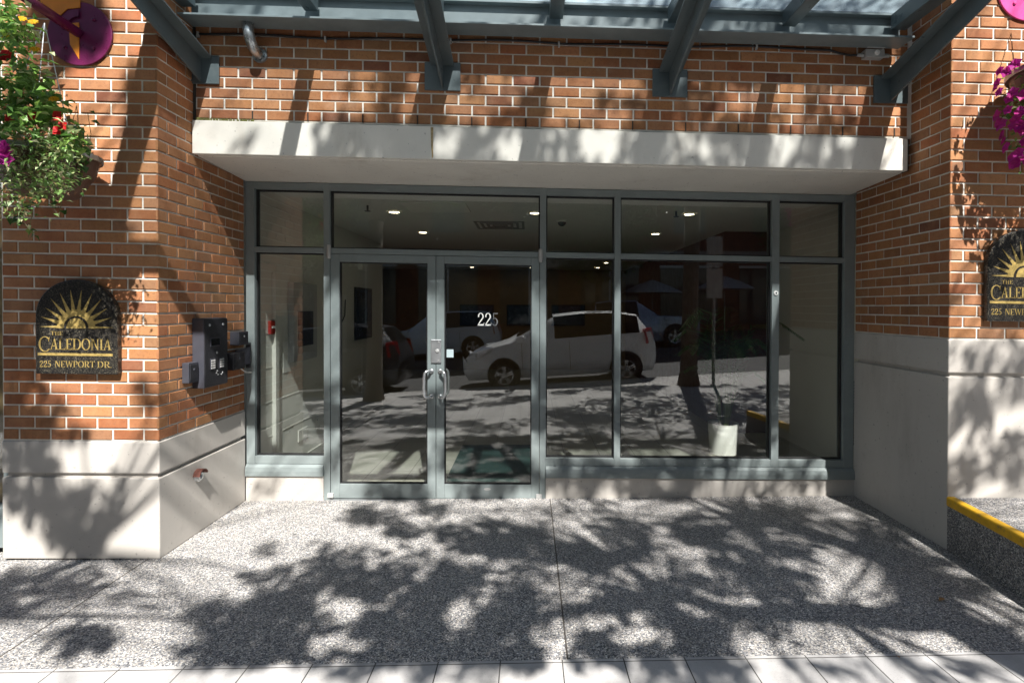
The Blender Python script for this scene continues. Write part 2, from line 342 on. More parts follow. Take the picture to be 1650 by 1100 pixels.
def pillar(name, label, x_in, sgn, x_out, zst, zgr, gh):
    t = thing(name, (x_in, YP, .03), label, 'pillar')
    lo, hi = min(x_in, x_out), max(x_in, x_out)
    # plinth of cast stone in two lifts with a V joint between
    e = .004
    s = MB(); s.box(lo-(0 if sgn > 0 else e), hi+(e if sgn > 0 else 0), YP-e, .0, 0, zgr-gh/2); s.build('plinth', M['stone'], t, True, .007)
    s = MB(); s.box(lo-(0 if sgn > 0 else e), hi+(e if sgn > 0 else 0), YP-e, .0, zgr+gh/2, zst); s.build('plinth_course', M['stone'], t, True, .007)
    s = MB(); s.box(lo+.02, hi-.02, YP+.018, -.02, zgr-gh/2, zgr+gh/2); s.build('plinth_joint', M['stone'], t, True)
    nc = 52
    b = MB()
    he = (hi-MOD/2, hi-MOD) if sgn > 0 else (lo+MOD, lo+MOD/2)
    se = (YP, YP+MOD/2) if sgn > 0 else (YP+MOD/2, YP)
    courses(b, 'y', YP, -1, lo, hi, zst, nc, he[0], he[1], endhi=sgn > 0, endlo=sgn < 0)
    courses(b, 'x', x_in, sgn, YP, .0, zst, nc, se[0], se[1], endlo=True)
    b.build('brick_facing', M['brick'], t, True, attr=True, recalc=False)
    s = MB(); i = .0075; s.box(lo if sgn > 0 else lo+i, hi-i if sgn > 0 else hi, YP+i, .0, zst+.001, zst+nc*CRS); s.build('mortar', M['mortar'], t, True)
    return t
pillar('brick_pillar', 'orange brick pillar on a low pale plinth, with the intercom box on its side', XL, 1, -3.45, .775, .55, .028)
PR = pillar('brick_pillar', 'orange brick pillar on a tall pale plinth beside the yellow kerb', XR, -1, 4.4, 1.528, 1.283, .028)

wl = thing('brick_wall', (.2, YL, 2.7), 'orange brick wall over the doors carried on a pale concrete lintel', 'wall')
ZL0, ZL1 = 2.777, 3.031; YW = -.70
b = MB(); courses(b, 'y', YW, -1, XL+.012, XR-.03, ZL1, 21, -.325, -.425); b.build('brick_facing', M['brick'], wl, True, attr=True, recalc=False)
s = MB(); s.box(XL-.05, XR+.05, YW+.0075, .3, ZL1, 4.6); s.build('mortar', M['mortar'], wl, True)
s = MB(); s.box(-3.45, 4.4, -.3, 10, 4.605, 11); s.build('upper_wall', M['brick'], wl, True)
l = MB(); l.prism([(YL, ZL0), (YL+.045, ZL0), (YL+.05, ZL0+.008), (YL+.062, ZL0+.008), (YL+.067, ZL0-.002), (.12, 2.744), (.12, ZL1-.004), (YL, ZL1-.012)], 'x', XL+.004, XR-.045)
l.build('lintel', M['lintel'], wl, True, .005)
l = MB(); l.box(XL+.0, XL+.016, YW-.003, YW+.01, ZL1-.005, 4.55); l.build('sealant_joint', M['dark_joint'], wl, True)
l = MB(); l.prism([(-.725, ZL1-.02), (-.705, ZL1-.02), (-.708, ZL0+.14), (-.706, ZL0+.02), (-.716, ZL0+.0), (-.722, ZL0+.1)], 'y', YL-.0008, YL+.002); l.build('rust_stain', mat('rust_stain', (.40, .30, .15), .9, var=.3, vs=50), wl, True)
l = MB(); l.box(XR-.045, XR-.002, YL+.05, .1, ZL0+.012, ZL1); l.build('lintel_end_joint', M['dark_joint'], wl, True)
for k in range(13): MB().box(-2.02+k*.3985-.005, -2.02+k*.3985+.004, YW-.0035, YW+.004, ZL1+.008, ZL1+.07).build('weep_slot', M['dark_joint'], wl, True)
ms = MB(); random.seed(3)
for k in range(120):
    x = XL+.03+random.random()**1.6*.42; ms.tube([(x, YL+.012, ZL1-.012), (x+random.uniform(-.006, .006), YL+.010, ZL1+random.uniform(.0, .012))], [.006, .002], 4)
tag(ms.build('moss_patch', M['moss'], None, True, origin=(XL+.2, YL+.01, ZL1-K*XL)), 'thin green moss growing on the left top edge of the lintel', 'moss', kind='stuff')

# ------------------------------------------------------------------ storefront
sf = thing('storefront', (.2, 0, .03), 'grey green aluminium glazed storefront with a double door and five bays', 'storefront')
ZT = 2.745; ZTR0, ZTR1 = 2.142, 2.188; ZS0, ZS1 = .318, .385
Y0, Y1 = 0.0, .11
vert = [(XL+.012, -2.362, ZS0, ZT), (-1.775, -1.722, .0, ZT), (.093, .147, .0, ZT), (.747, .802, ZS0, ZT), (2.148, 2.215, ZS0, ZT), (2.80, XR-.003, ZS0, ZT)]
for a, c, z0, z1 in vert: MB().box(a, c, Y0, Y1, z0, z1).build('mullion', M['alu'], sf, True, .003)
for (a, c) in ((-2.362, -1.775), (-1.722, .093), (.147, .747), (.802, 2.148), (2.215, 2.80)):
    for z0, z1 in ((2.684, ZT-.001), (ZTR0, ZTR1))+(((ZS0+.001, ZS1),) if a != -1.722 else ()): MB().box(a, c, Y0+.002, Y1-.002, z0, z1).build('rail', M['alu'], sf, True, .003)
def pane(x0, x1, z0, z1, par, y=.055):
    g = MB(); g.box(x0+.004, x1-.004, y-.003, y+.003, z0+.004, z1-.004); g.build('window_pane', M['glass'], par, True)
    k = MB(); q = .011                       # gasket and inner bead
    for (a, b_, c, d) in ((x0, x0+q, z0, z1), (x1-q, x1, z0, z1), (x0+q, x1-q, z0, z0+q), (x0+q, x1-q, z1-q, z1)): k.box(a, b_, y-.018, y+.02, c, d)
    k.build('gasket', M['gasket'], par, True)
for (a, c) in ((-2.362, -1.775), (-1.722, .093), (.147, .747), (.802, 2.148), (2.215, 2.80)):
    pane(a, c, ZTR1, 2.684, sf)
    if a != -1.722: pane(a, c, ZS1, ZTR0, sf)
for (a, c) in ((XL+.012, -1.775), (.147, XR-.004)):
    s = MB(); s.prism([(-.028, .219), (.09, .219), (.09, .317), (-.001, .317), (-.022, .296), (-.028, .262)], 'x', a, c); s.build('sill_flashing', M['alu'], sf, True, .002)
    s = MB(); s.box(a, c, -.012, .12, -.05, .2185); s.build('stub_wall', M['stone'], sf, True, .003)
s = MB(); s.box(-1.722, .093, -.03, .11, .0, .014+.006); s.build('threshold', M['chrome'], sf, True, .003)
# scuffs and rivets on the sill
for x in (1.0, 1.55, 2.05, 2.5): MB().lathe([(0, -.0016), (.004, -.0012), (.005, 0)], (x, 0, .35), 'y', 10).build('rivet', M['chrome'], sf, True)

def seg(pts, r, n=10): return pts
def door(x0, x1, gx0, gx1, hinge_left):
    d = MB(); z0, zg0, zg1, z1 = .022, .148, 2.072, 2.139
    ya, yb = .008, .058
    d.box(x0, gx0, ya, yb, z0, z1); d.box(gx1, x1, ya, yb, z0, z1)
    d.box(gx0, gx1, ya+.001, yb-.001, z0, zg0); d.box(gx0, gx1, ya+.001, yb-.001, zg1, z1)
    o = d.build('door', M['alu'], sf, True, .0035)
    g = MB(); g.box(gx0+.003, gx1-.003, .030, .036, zg0+.003, zg1-.003); g.build('door_glass', M['glass'], o, True)
    k = MB(); q = .009
    for (a, b_, c, e) in ((gx0, gx0+q, zg0, zg1), (gx1-q, gx1, zg0, zg1), (gx0+q, gx1-q, zg0, zg0+q), (gx0+q, gx1-q, zg1-q, zg1)): k.box(a, b_, .018, .05, c, e)
    k.build('gasket', M['gasket'], o, True)
    xs = (gx1+x1)/2 if hinge_left else (x0+gx0)/2
    dx = -.048 if hinge_left else .048
    for yy, sg in ((ya, -1), (yb, 1)):
        h = MB()
        h.tube([(xs, yy, 1.135), (xs+dx*.25, yy+sg*.045, 1.138), (xs+dx*.7, yy+sg*.062, 1.138), (xs+dx, yy+sg*.064, 1.122), (xs+dx*1.12, yy+sg*.064, 1.08), (xs+dx*1.12, yy+sg*.064, .97), (xs+dx, yy+sg*.064, .93), (xs+dx*.7, yy+sg*.062, .913), (xs+dx*.25, yy+sg*.045, .913), (xs, yy, .916)], .0125, 10)
        for zz in (1.135, .916): h.lathe([(.0, sg*.012), (.02, sg*.01), (.022, 0)], (xs, yy, zz), 'y', 14)
        h.build('pull_handle', M['chrome'], o, True, smooth=True)
    p = MB(); px = x0+.012 if hinge_left else x1-.012
    p.lathe([(0, -.06), (.014, -.058), (.017, -.05), (.017, .05), (.014, .058), (0, .06)], (px-.02 if hinge_left else px+.02, ya-.014, 2.155), 'z', 12)
    p.build('pivot_hinge', M['plastic'], o, True, .003, smooth=False); p = MB()
    p.box(px-.035, px+.015, ya-.02, ya, .03, .07) if hinge_left else p.box(px-.015, px+.035, ya-.02, ya, .03, .07)
    p.build('pivot_hinge', M['plastic'], o, True, .003, smooth=False)
    return o
dl = door(-1.719, -.8135, -1.642, -.886, True)
dr = door(-.8095, .090, -.739, .020, False)
k = MB(); k.box(-.8535, -.7645, -.006, .0075, 1.208, 1.412); lp = k.build('lock_plate', M['chrome'], dl, True, .004)
k = MB(); k.lathe([(0, -.016), (.012, -.015), (.017, -.012), (.019, -.006)], (-.797, 0, 1.312), 'y', 18); k.build('key_cylinder', M['plastic'], lp, True, smooth=True)
for (x, z) in ((-.785, 1.39), (-.785, 1.228)): MB().lathe([(0, -.0105), (.006, -.009), (.007, -.006)], (x, 0, z), 'y', 12).build('screw', M['plastic'], lp, True)
k = MB(); k.box(-.722, -.662, .0285, .0295, 1.255, 1.325); k.build('sticker', mat('pale_blue_sticker', (.5, .6, .62), .5, var=.03), dr, True)
k = MB(); k.prism([(-.365+.03*math.cos(a*.3), .108+.011*math.sin(a*.3)) for a in range(21)], 'y', .006, .009); k.build('maker_badge', M['plastic'], dr, True)
k = MB(); k.lathe([(0, -.012), (.018, -.010), (.021, 0)], (2.183, 0, 1.865), 'y', 18); k.build('round_button', M['white'], sf, True)
k = MB(); k.lathe([(0, -.014), (.008, -.013), (.009, -.010)], (2.183, 0, 1.865), 'y', 12); k.build('button_centre', M['boxgrey'], sf, True)

# ------------------------------------------------------------------ hand cut serif lettering
class Glyph:
    def __init__(s): s.q = []
    def quad(s, *p): s.q.append(p); return s
    def stem(s, x, w, y0=0, y1=1, ser=.1, st=.05, top=True, bot=True):
        s.quad((x, y0), (x+w, y0), (x+w, y1), (x, y1))
        if bot: s.quad((x-ser, y0), (x+w+ser, y0), (x+w, y0+st), (x, y0+st))
        if top: s.quad((x, y1-st), (x+w, y1-st), (x+w+ser, y1), (x-ser, y1))
        return s
    def ring(s, cx, cy, rx, ry, a0, a1, tx, ty, n=22):
        for i in range(n):
            a, b = R(a0+(a1-a0)*i/n), R(a0+(a1-a0)*(i+1)/n)
            s.quad((cx+rx*math.cos(a), cy+ry*math.sin(a)), (cx+rx*math.cos(b), cy+ry*math.sin(b)), (cx+(rx-tx)*math.cos(b), cy+(ry-ty)*math.sin(b)), (cx+(rx-tx)*math.cos(a), cy+(ry-ty)*math.sin(a)))
        return s
def glyph(c):
    g = Glyph(); T, t = .13, .045
    if c == 'T': g.stem(.28, T, 0, 1, top=False); g.quad((0, .95), (.69, .95), (.69, 1), (0, 1)); g.quad((0, .8), (.03, .8), (.07, .95), (0, .95)); g.quad((.66, .8), (.69, .8), (.69, .95), (.62, .95)); return g, .69
    if c == 'H': g.stem(.09, T); g.stem(.53, T); g.quad((.2, .48), (.55, .48), (.55, .53), (.2, .53)); return g, .75
    if c == 'I': g.stem(.1, T); return g, .33
    if c == 'L': g.stem(.09, T); g.quad((.2, 0), (.62, 0), (.62, .05), (.2, .05)); g.quad((.58, .05), (.62, .05), (.64, .24), (.62, .24)); return g, .64
    if c == 'E':
        g.stem(.09, T); g.quad((.2, 0), (.6, 0), (.6, .05), (.2, .05)); g.quad((.2, .95), (.57, .95), (.57, 1), (.2, 1)); g.quad((.2, .49), (.47, .49), (.47, .54), (.2, .54))
        g.quad((.56, .05), (.6, .05), (.62, .22), (.6, .22)); g.quad((.54, .8), (.57, .8), (.57, .95), (.53, .95)); g.quad((.445, .4), (.47, .4), (.47, .63), (.445, .63)); return g, .62
    if c == 'A': g.quad((.06, 0), (.11, 0), (.41, .98), (.37, 1)); g.quad((.52, 0), (.67, 0), (.43, 1), (.36, 1)); g.quad((.17, .31), (.57, .31), (.56, .36), (.19, .36)); g.quad((-.02, 0), (.2, 0), (.2, .035), (-.02, .035)); g.quad((.44, 0), (.77, 0), (.77, .035), (.44, .035)); return g, .75
    if c == 'N': g.stem(.1, .05); g.stem(.64, .05, ser=.09, bot=False); g.quad((.08, 1), (.24, 1), (.7, -.02), (.64, 0)); return g, .8
    if c == 'M': g.stem(.1, .05); g.stem(.74, T); g.quad((.08, 1), (.24, 1), (.5, 0), (.44, 0)); g.quad((.44, 0), (.49, 0), (.78, 1), (.72, 1)); return g, .97
    if c == 'D': g.stem(.09, T, top=False, bot=False); g.quad((0, 0), (.4, 0), (.4, .045), (0, .045)); g.quad((0, .955), (.4, .955), (.4, 1), (0, 1)); g.ring(.36, .5, .42, .5, -90, 90, T, t); return g, .8
    if c == 'O': g.ring(.42, .5, .42, .52, 0, 360, T, t, 32); return g, .84
    if c == 'C': g.ring(.45, .5, .45, .52, 42, 318, T, t, 28); g.quad((.70, .68), (.73, .68), (.79, .98), (.75, .98)); g.quad((.73, .06), (.78, .17), (.76, .19), (.69, .1)); return g, .8
    if c == 'P': g.stem(.09, T, top=False); g.quad((0, .955), (.4, .955), (.4, 1), (0, 1)); g.quad((.2, .44), (.4, .44), (.4, .485), (.2, .485)); g.ring(.36, .72, .28, .28, -90, 90, T, t); return g, .64
    if c == 'R': g, _ = glyph('P'); g.quad((.3, .45), (.42, .45), (.74, 0), (.58, 0)); g.quad((.55, 0), (.8, 0), (.8, .035), (.55, .035)); return g, .76
    if c == 'W': g.quad((.02, 1), (.15, 1), (.36, 0), (.3, 0)); g.quad((.3, 0), (.35, 0), (.56, 1), (.51, 1)); g.quad((.47, 1), (.6, 1), (.80, 0), (.74, 0)); g.quad((.74, 0), (.79, 0), (1.02, 1), (.97, 1)); g.quad((-.06, .965), (.24, .965), (.24, 1), (-.06, 1)); g.quad((.86, .965), (1.1, .965), (1.1, 1), (.86, 1)); return g, 1.05
    if c == '2': g.ring(.27, .71, .25, .29, -28, 165, .11, .06, 18); g.quad((.03, 0), (.0, .06), (.37, .60), (.48, .57)); g.quad((0, 0), (.52, 0), (.54, .13), (0, .10)); g.quad((.49, .1), (.54, .1), (.57, .24), (.545, .24)); g.ring(.085, .72, .06, .06, 0, 360, .06, .06, 10); return g, .56
    if c == '5': g.quad((.1, .94), (.45, .9), (.50, 1.0), (.1, 1.0)); g.quad((.1, .5), (.145, .5), (.145, 1), (.1, 1)); g.ring(.22, .31, .28, .31, -150, 118, .11, .055, 22); g.ring(.07, .13, .055, .055, 0, 360, .055, .055, 10); return g, .54
    if c == '.': g.ring(.06, .06, .06, .06, 0, 360, .06, .06, 10); return g, .12
    return g, .35
def text_mb(mb, txt, x0, x1, z0, h, y, thick, sx=None, gapk=.09, first=None):
    items = []; pos = 0
    for i, c in enumerate(txt):
        g, wd = glyph(c); sc = first if (first and i == 0) else 1
        items.append((g, pos, sc)); pos += wd*sc+gapk
    tot = pos-gapk; k = (x1-x0)/tot
    for g, p, sc in items:
        for q in g.q:
            pts = [(x0+(p+a*sc)*k, z0-(.18*h if sc != 1 else 0)+b*h*sc) for a, b in q]
            n = len(pts); A = sum(pts[i][0]*pts[(i+1) % n][1]-pts[(i+1) % n][0]*pts[i][1] for i in range(n))
            if A < 0: pts.reverse()
            mb.prism(pts, 'y', y-thick, y)
    return mb
t = MB(); text_mb(t, '225', -.452, -.270, 1.537, .112, .0285, .0012, gapk=.06); t.build('house_number', M['white'], dr, True, recalc=False)

def plaque(x0, x1, z0, z1, label):
    cx = (x0+x1)/2; r = (x1-x0)/2; y = YP-.004
    p = thing('name_plaque', (cx, y, z0-K*cx), label, 'sign', 'granite name plaques on the entrance pillars')
    zc = z1-r*.92
    pts = [(x0, z0), (x1, z0), (x1, zc)]+[(cx+r*math.cos(R(a)), zc+r*.92*math.sin(R(a))) for a in range(6, 180, 6)]+[(x0, zc)]
    s = MB(); s.prism(pts, 'y', y-.038, y); s.build('granite_slab', M['granite'], p, True, .005)
    yf = y-.0382; W = x1-x0; H = z1-z0; zh = z0+H*.485
    g = MB(); gx = cx; nr = 12; Ri, Ro = .138*W+.02, .455*W
    for i in range(nr):
        a = R(2+176*i/(nr-1)); da = R(7.0); rb = .21*W; tip = Ro*(1.0+(.06 if 3 <= i <= 8 else 0))
        P = [(gx+rb*math.cos(a-da), zh+rb*math.sin(a-da)), (gx+tip*math.cos(a), zh+tip*math.sin(a)), (gx+rb*math.cos(a+da), zh+rb*math.sin(a+da))]
        P = [(u, max(zh, v)) for u, v in P]; g.prism(P, 'y', yf-.0016, yf)
    gg = Glyph().ring(gx, zh, .235*W, .235*W, 0, 180, .235*W-.155*W, .08*W, 28)
    for q in gg.q: g.prism(list(q), 'y', yf-.0022, yf)
    gg = Glyph().ring(gx, zh, .118*W, .128*W, 0, 180, .118*W, .128*W, 20)
    for q in gg.q: g.prism(list(q)[:3], 'y', yf-.0025, yf)
    g.build('sunburst', M['gold'], p, True, recalc=False)
    t = MB()
    text_mb(t, 'THE', x0+W*.19, x0+W*.335, z0+H*.408, H*.042, yf, .0014)
    text_mb(t, 'CALEDONIA', x0+W*.04, x0+W*.93, z0+H*.258, H*.118, yf, .0018, gapk=.03, first=1.32)
    text_mb(t, '225', x0+W*.05, x0+W*.19, z0+H*.073, H*.066, yf, .0014)
    text_mb(t, 'NEWPORT', x0+W*.235, x0+W*.725, z0+H*.073, H*.066, yf, .0014, gapk=.06)
    text_mb(t, 'DR.', x0+W*.755, x0+W*.93, z0+H*.073, H*.066, yf, .0014, gapk=.06)
    t.box(x0+W*.03, x0+W*.945, yf-.002, yf, z0+H*.195, z0+H*.222)
    t.build('lettering', M['gold'], p, True, recalc=False)
plaque(-3.197, -2.68, 1.222, 1.836, 'arched black granite name plaque above the low plinth, dappled with sun')
plaque(3.132, 3.650, 1.658, 2.285, 'arched black granite name plaque cut off by the right photo edge')

# ------------------------------------------------------------------ fittings on the left pillar's side
ic = thing('intercom', (XL, -.57, 1.3), 'tall dark grey entry intercom box mounted on brick beside the doors', 'intercom')
s = MB(); s.box(XL+.002, XL+.085, -.728, -.425, 1.075, 1.585); s.build('housing', M['boxgrey'], ic, True, .004)
s = MB(); s.box(XL+.085, XL+.091, -.724, -.429, 1.08, 1.58); fp = s.build('face_plate', M['black'], ic, True, .002)
X = XL+.091
s = MB(); s.box(X, X+.004, -.66, -.535, 1.375, 1.44); s.build('display_frame', M['boxgrey'], fp, True, .001)
s = MB(); s.box(X+.0035, X+.005, -.65, -.545, 1.383, 1.432); s.build('display', M['screen'], fp, True)
for y, z, q in ((-.665, 1.535, .011), (-.49, 1.535, .011), (-.575, 1.325, .010), (-.58, 1.172, .007), (-.562, 1.158, .007), (-.57, 1.186, .007), (-.50, 1.168, .007), (-.513, 1.155, .007)): MB().lathe([(0, .006), (q*.9, .004), (q, 0)], (X, y, z), 'x', 14).build('screw', M['chrome'], fp, True)
for y0 in (-.66, -.545):
    s = MB(); s.box(X, X+.005, y0, y0+.06, 1.205, 1.285)
    s.build('keypad', M['boxgrey'], fp, True, .001)
    s = MB()
    for i in range(3):
        for j in range(4): s.box(X+.005, X+.008, y0+.006+i*.018, y0+.018+i*.018, 1.21+j*.018, 1.222+j*.018)
    s.build('keys', M['plastic'], fp, True)
def fobs(name, y0, y1, z0, z1, d, m, label, lens):
    o = thing(name, (XL, (y0+y1)/2, z0-K*XL), label, 'card reader')
    s = MB(); s.box(XL+.002, XL+d, y0, y1, z0, z1); s.build('housing', m, o, True, .004)
    s = MB(); s.box(XL+d, XL+d+.005, y0+.012, y1-.012, z0+.02, z1-.015); p = s.build('reader_face', M['black'], o, True, .002)
    s = MB(); s.lathe([(0, .010), (.008, .007), (.010, .004)], (XL+d, (y0+y1)/2, z1-(z1-z0)*.35), 'x', 14); s.build('lens', lens, p, True)
fobs('card_reader', -.235, -.085, 1.355, 1.465, .075, M['boxgrey'], 'small grey key card reader at the upper right of the intercom', M['chrome'])
fobs('card_reader', -.36, -.19, 1.165, 1.30, .10, M['black'], 'black key card reader touching the right edge of the intercom', M['boxgrey'])
fobs('card_reader', -.845, -.735, 1.128, 1.272, .05, M['boxgrey'], 'slim grey key card holder left of the intercom', M['boxgrey'])
bt = thing('bracket', (XL, -.08, 1.2), 'bent dark metal bracket with a loose pale wire beside the window jamb', 'bracket')
s = MB(); s.hexa([(XL+.02, -.19, 1.17), (XL+.026, -.19, 1.17), (XL+.075, -.06, 1.19), (XL+.069, -.06, 1.19)], [(XL+.02, -.19, 1.31), (XL+.026, -.19, 1.31), (XL+.075, -.06, 1.33), (XL+.069, -.06, 1.33)]); s.build('bent_plate', M['boxgrey'], bt, True)
s = MB(); s.hexa([(XL+.04, -.06, 1.15), (XL+.075, -.06, 1.15), (XL+.075, -.05, 1.15), (XL+.04, -.05, 1.15)], [(XL+.04, -.06, 1.35), (XL+.075, -.06, 1.35), (XL+.075, -.05, 1.35), (XL+.04, -.05, 1.35)]); s.build('jamb_plate', M['black'], bt, True)
s = MB(); s.tube([(XL+.03, -.2, 1.2), (XL+.04, -.16, 1.165), (XL+.06, -.1, 1.12), (XL+.07, -.03, 1.11)], .004, 6); s.build('wire', M['paper'], bt, True)
vp = atx(318, 769, XL)
hv = thing('wall_valve', (XL, vp.y, vp.z-K*XL), 'round brass wall valve under a rusty hood on the pale plinth', 'valve')
s = MB(); s.lathe([(.0, .02), (.014, .02), (.016, .03), (.028, .03), (.030, .018), (.038, .018), (.042, .0)], (XL+.004, vp.y, vp.z), 'x', 24); s.build('valve_ring', M['chrome'], hv, True, smooth=False)
s = MB()
for i in range(12):
    a0, a1 = R(20+150*i/12), R(20+150*(i+1)/12)
    p = lambda a, r, x: (XL+.004+x, vp.y+r*math.cos(a), vp.z+r*math.sin(a))
    s.hexa([p(a0, .044, 0), p(a0, .054, 0), p(a0, .056, .05), p(a0, .046, .05)], [p(a1, .044, 0), p(a1, .054, 0), p(a1, .056, .05), p(a1, .046, .05)])
s.build('hood', M['rust'], hv, True)

# ------------------------------------------------------------------ canopy of steel and glass
cn = thing('glass_canopy', (.2, YW, 3.4), 'blue grey steel entrance canopy with four sloping arms under glass', 'canopy')
s = MB()                                               # wall channel: web and two flanges
ZC0, ZC1 = 3.672, 3.90
s.box(XL+.03, 2.752, -.768, -.755, ZC0, ZC1); s.box(XL+.03, 2.752, -.925, -.768, ZC0, ZC0+.014); s.box(XL+.03, 2.752, -.815, -.768, ZC1-.014, ZC1)
s.build('wall_channel', mat('sunlit_channel_paint', (.165, .205, .215), .45, var=.12, vs=5, bmp=.05), cn, True, .002)  # steel paint made lighter: sun on the web is put into its colour
arms = [(-2.385, 3.39), (-.640, 3.39), (1.045, 3.39), (2.725, 3.39)]
YT, ZTIP = -2.60, .235
for i, (ax, az) in enumerate(arms):
    w2 = .085; yb = YW-.016
    L_ = yb-YT; rise = L_*ZTIP
    z0 = az+.075
    o = MB()
    o.hexa([(ax-w2, yb, z0), (ax+w2, yb, z0), (ax+w2, YT, z0+rise), (ax-w2, YT, z0+rise)], [(ax-w2, yb, z0+.012), (ax+w2, yb, z0+.012), (ax+w2, YT, z0+rise+.012), (ax-w2, YT, z0+rise+.012)])
    q = .007
    o.hexa([(ax-q, yb, z0-.165), (ax+q, yb, z0-.165), (ax+q, YT, z0+rise-.05), (ax-q, YT, z0+rise-.05)], [(ax-q, yb, z0), (ax+q, yb, z0), (ax+q, YT, z0+rise), (ax-q, YT, z0+rise)])
    a = o.build('arm', M['steel'], cn, True, .002)
    o = MB(); o.box(ax-.131, ax+.131, yb, YW-.002, az-.105, az+.1); o.build('wall_plate', M['steel'], cn, True, .003)
raf = [-2.40, -1.545, -.66, .19, 1.045, 1.885, 2.70]
for x in raf:
    o = MB(); w2 = .048 if x != 2.70 else .055
    o.box(x-w2, x+w2, YT-.02, -.822, 3.775, 3.884); o.build('rafter', M['steel'], cn, True, .003)
o = MB(); o.box(-2.47, 2.77, YT-.10, YT-.022, 3.76, 3.90); o.build('front_beam', M['steel'], cn, True, .003)
for a, c in zip(raf[:-1], raf[1:]):
    o = MB(); o.box(a+.004, c-.004, YT-.06, -.80, 3.906, 3.914); o.build('glass_panel', M['canopy_glass'], cn, True)
o = MB(); o.box(XL+.02, XR-.02, YW-.030, YW-.004, 3.95, 5.6); o.build('glass_backing', mat('slate_blue_backing', (.13, .165, .185), .5, var=.15, vs=3, stain=(3, (.25, .28, .3), .5, (1, 1, .3))), cn, True, .003)  # added panel, hides the brick so the glass in front looks cloudy
# pipe, cable, junction box
gp = thing('gooseneck_pipe', (-1.98, YW, 3.48), 'short grey metal gooseneck pipe sticking out of the brick wall', 'pipe')
s = MB(); s.tube([(-1.965, YW+.02, 3.505), (-1.965, YW-.05, 3.505), (-1.968, YW-.10, 3.52), (-1.972, YW-.13, 3.56), (-1.978, YW-.14, 3.62), (-1.985, YW-.13, 3.66), (-1.99, YW-.10, 3.70)], .036, 16); s.build('bent_pipe', M['galv'], gp, True, smooth=True)
s = MB(); s.lathe([(.036, -.012), (.052, -.010), (.055, 0)], (-1.965, YW, 3.505), 'y', 20); s.build('flange', M['galv'], gp, True)
cb = thing('wall_cable', (0, YW, 3.65), 'black cable clipped along the brick just below the steel channel', 'cable')
s = MB(); cl = []
n = 40; pts = []
for i in range(n+1):
    u = i/n; x = -2.40+4.55*u; pts.append((x, YW-.014, 3.642+.03*u+.011*math.sin(u*23)*math.sin(u*9)+(.0 if u < .85 else .0)))
pts += [(2.25, YW-.014, 3.668), (2.33, YW-.016, 3.645), (2.40, YW-.02, 3.632), (2.45, YW-.03, 3.63)]
s.tube(pts, .0085, 6); s.build('sheath', M['cable'], cb, True)
for u in (.02, .21, .40, .58, .78, .92):
    i = min(n, int(u*n)); p = pts[i]; s = MB(); s.box(p[0]-.007, p[0]+.007, YW-.025, YW-.001, p[2]-.024, p[2]+.014); s.build('clip', M['plastic'], cb, True, .002)
jb = thing('junction_box', (2.57, YW, 3.6), 'small grey junction box on the brick near the right canopy arm', 'junction box')
s = MB(); s.box(2.50, 2.645, YW-.06, YW-.001, 3.605, 3.665); s.box(2.505, 2.64, YW-.075, YW-.06, 3.668, 3.676); s.build('box', M['plastic'], jb, True, .005)
s = MB(); s.lathe([(0, -.012), (.018, -.010), (.02, 0)], (2.585, YW-.06, 3.638), 'y', 16); s.build('cover_plug', M['white'], jb, True)
s = MB(); s.lathe([(.013, -.05), (.013, 0), (.017, 0), (.017, .01)], (2.50, YW-.03, 3.63), 'x', 10); s.build('gland', M['plastic'], jb, True); s = MB(); s.lathe([(.017, -.0), (.013, .05)], (2.645, YW-.03, 3.63), 'x', 10); s.build('gland', M['plastic'], jb, True)
sl = thing('string_lights', (XR, -.9, 3.7), 'string of tiny clear bulbs on dark wire climbing beside the right arm', 'string lights')
a, c = Vector((2.78, -.78, 3.60)), Vector((2.86, -2.3, 4.02)); s = MB(); wp = [a+(c-a)*(i/20)+Vector((0, 0, .012*math.sin(i*2.1))) for i in range(21)]; s.tube(wp, .004, 5); s.build('wire', M['cable'], sl, True)
for i, p in enumerate(wp):
    q = p+Vector((random.uniform(-.01, .01), 0, random.uniform(-.03, -.02) if i % 2 else .025)); MB().tube([p, q], [.004, .0065], 6).build('bulb', M['plastic'], sl, True)

# ------------------------------------------------------------------ hanging basket brackets
def bracket(cx, cz, m1, tube_m, label, flip):
    y = YP-.002; t = thing('basket_bracket', (cx, y, cz-K*cx), label, 'bracket')
    s = MB(); s.prism(disc_poly(cx, cz, .205, 48), 'y', y-.014, y); d = s.build('wall_disc', m1, t, True, .003)
    for a in (45, 135, 225, 315): MB().lathe([(0, -.012), (.010, -.010), (.013, 0)], (cx+.13*math.cos(R(a)), y-.0142, cz+.13*math.sin(R(a))), 'y', 8).build('bolt', m1, d, True)
    s = MB(); e = cx-flip*.62
    s.tube([(cx, y-.01, cz), (cx-flip*.12, y-.32, cz+.09), (e, y-.95, cz+.38)], [.03, .03, .027], 14); s.build('tube_arm', tube_m, t, True, smooth=True)
    return t, y
bk, yb = bracket(-2.928, 3.435, M['purple'], M['purple'], 'plum coloured round basket bracket with an orange cut-out above the flower basket', 1)
s = MB()                                                # orange flat crest with a crescent through the disc
po = [(-2.928, 3.265), (-2.955, 3.31), (-2.985, 3.36), (-2.99, 3.44), (-2.985, 3.50), (-2.928, 3.505)]
s.prism(po, 'y', yb-.020, yb-.0145); 
s.prism([(-2.92, 3.60), (-3.0, 3.59), (-3.05, 3.54), (-3.17, 3.62), (-3.20, 3.86), (-2.92, 3.88)], 'y', yb-.020, yb-.0145)
s.build('crest_plate', M['orange'], bk, True, .002)
gg = MB()
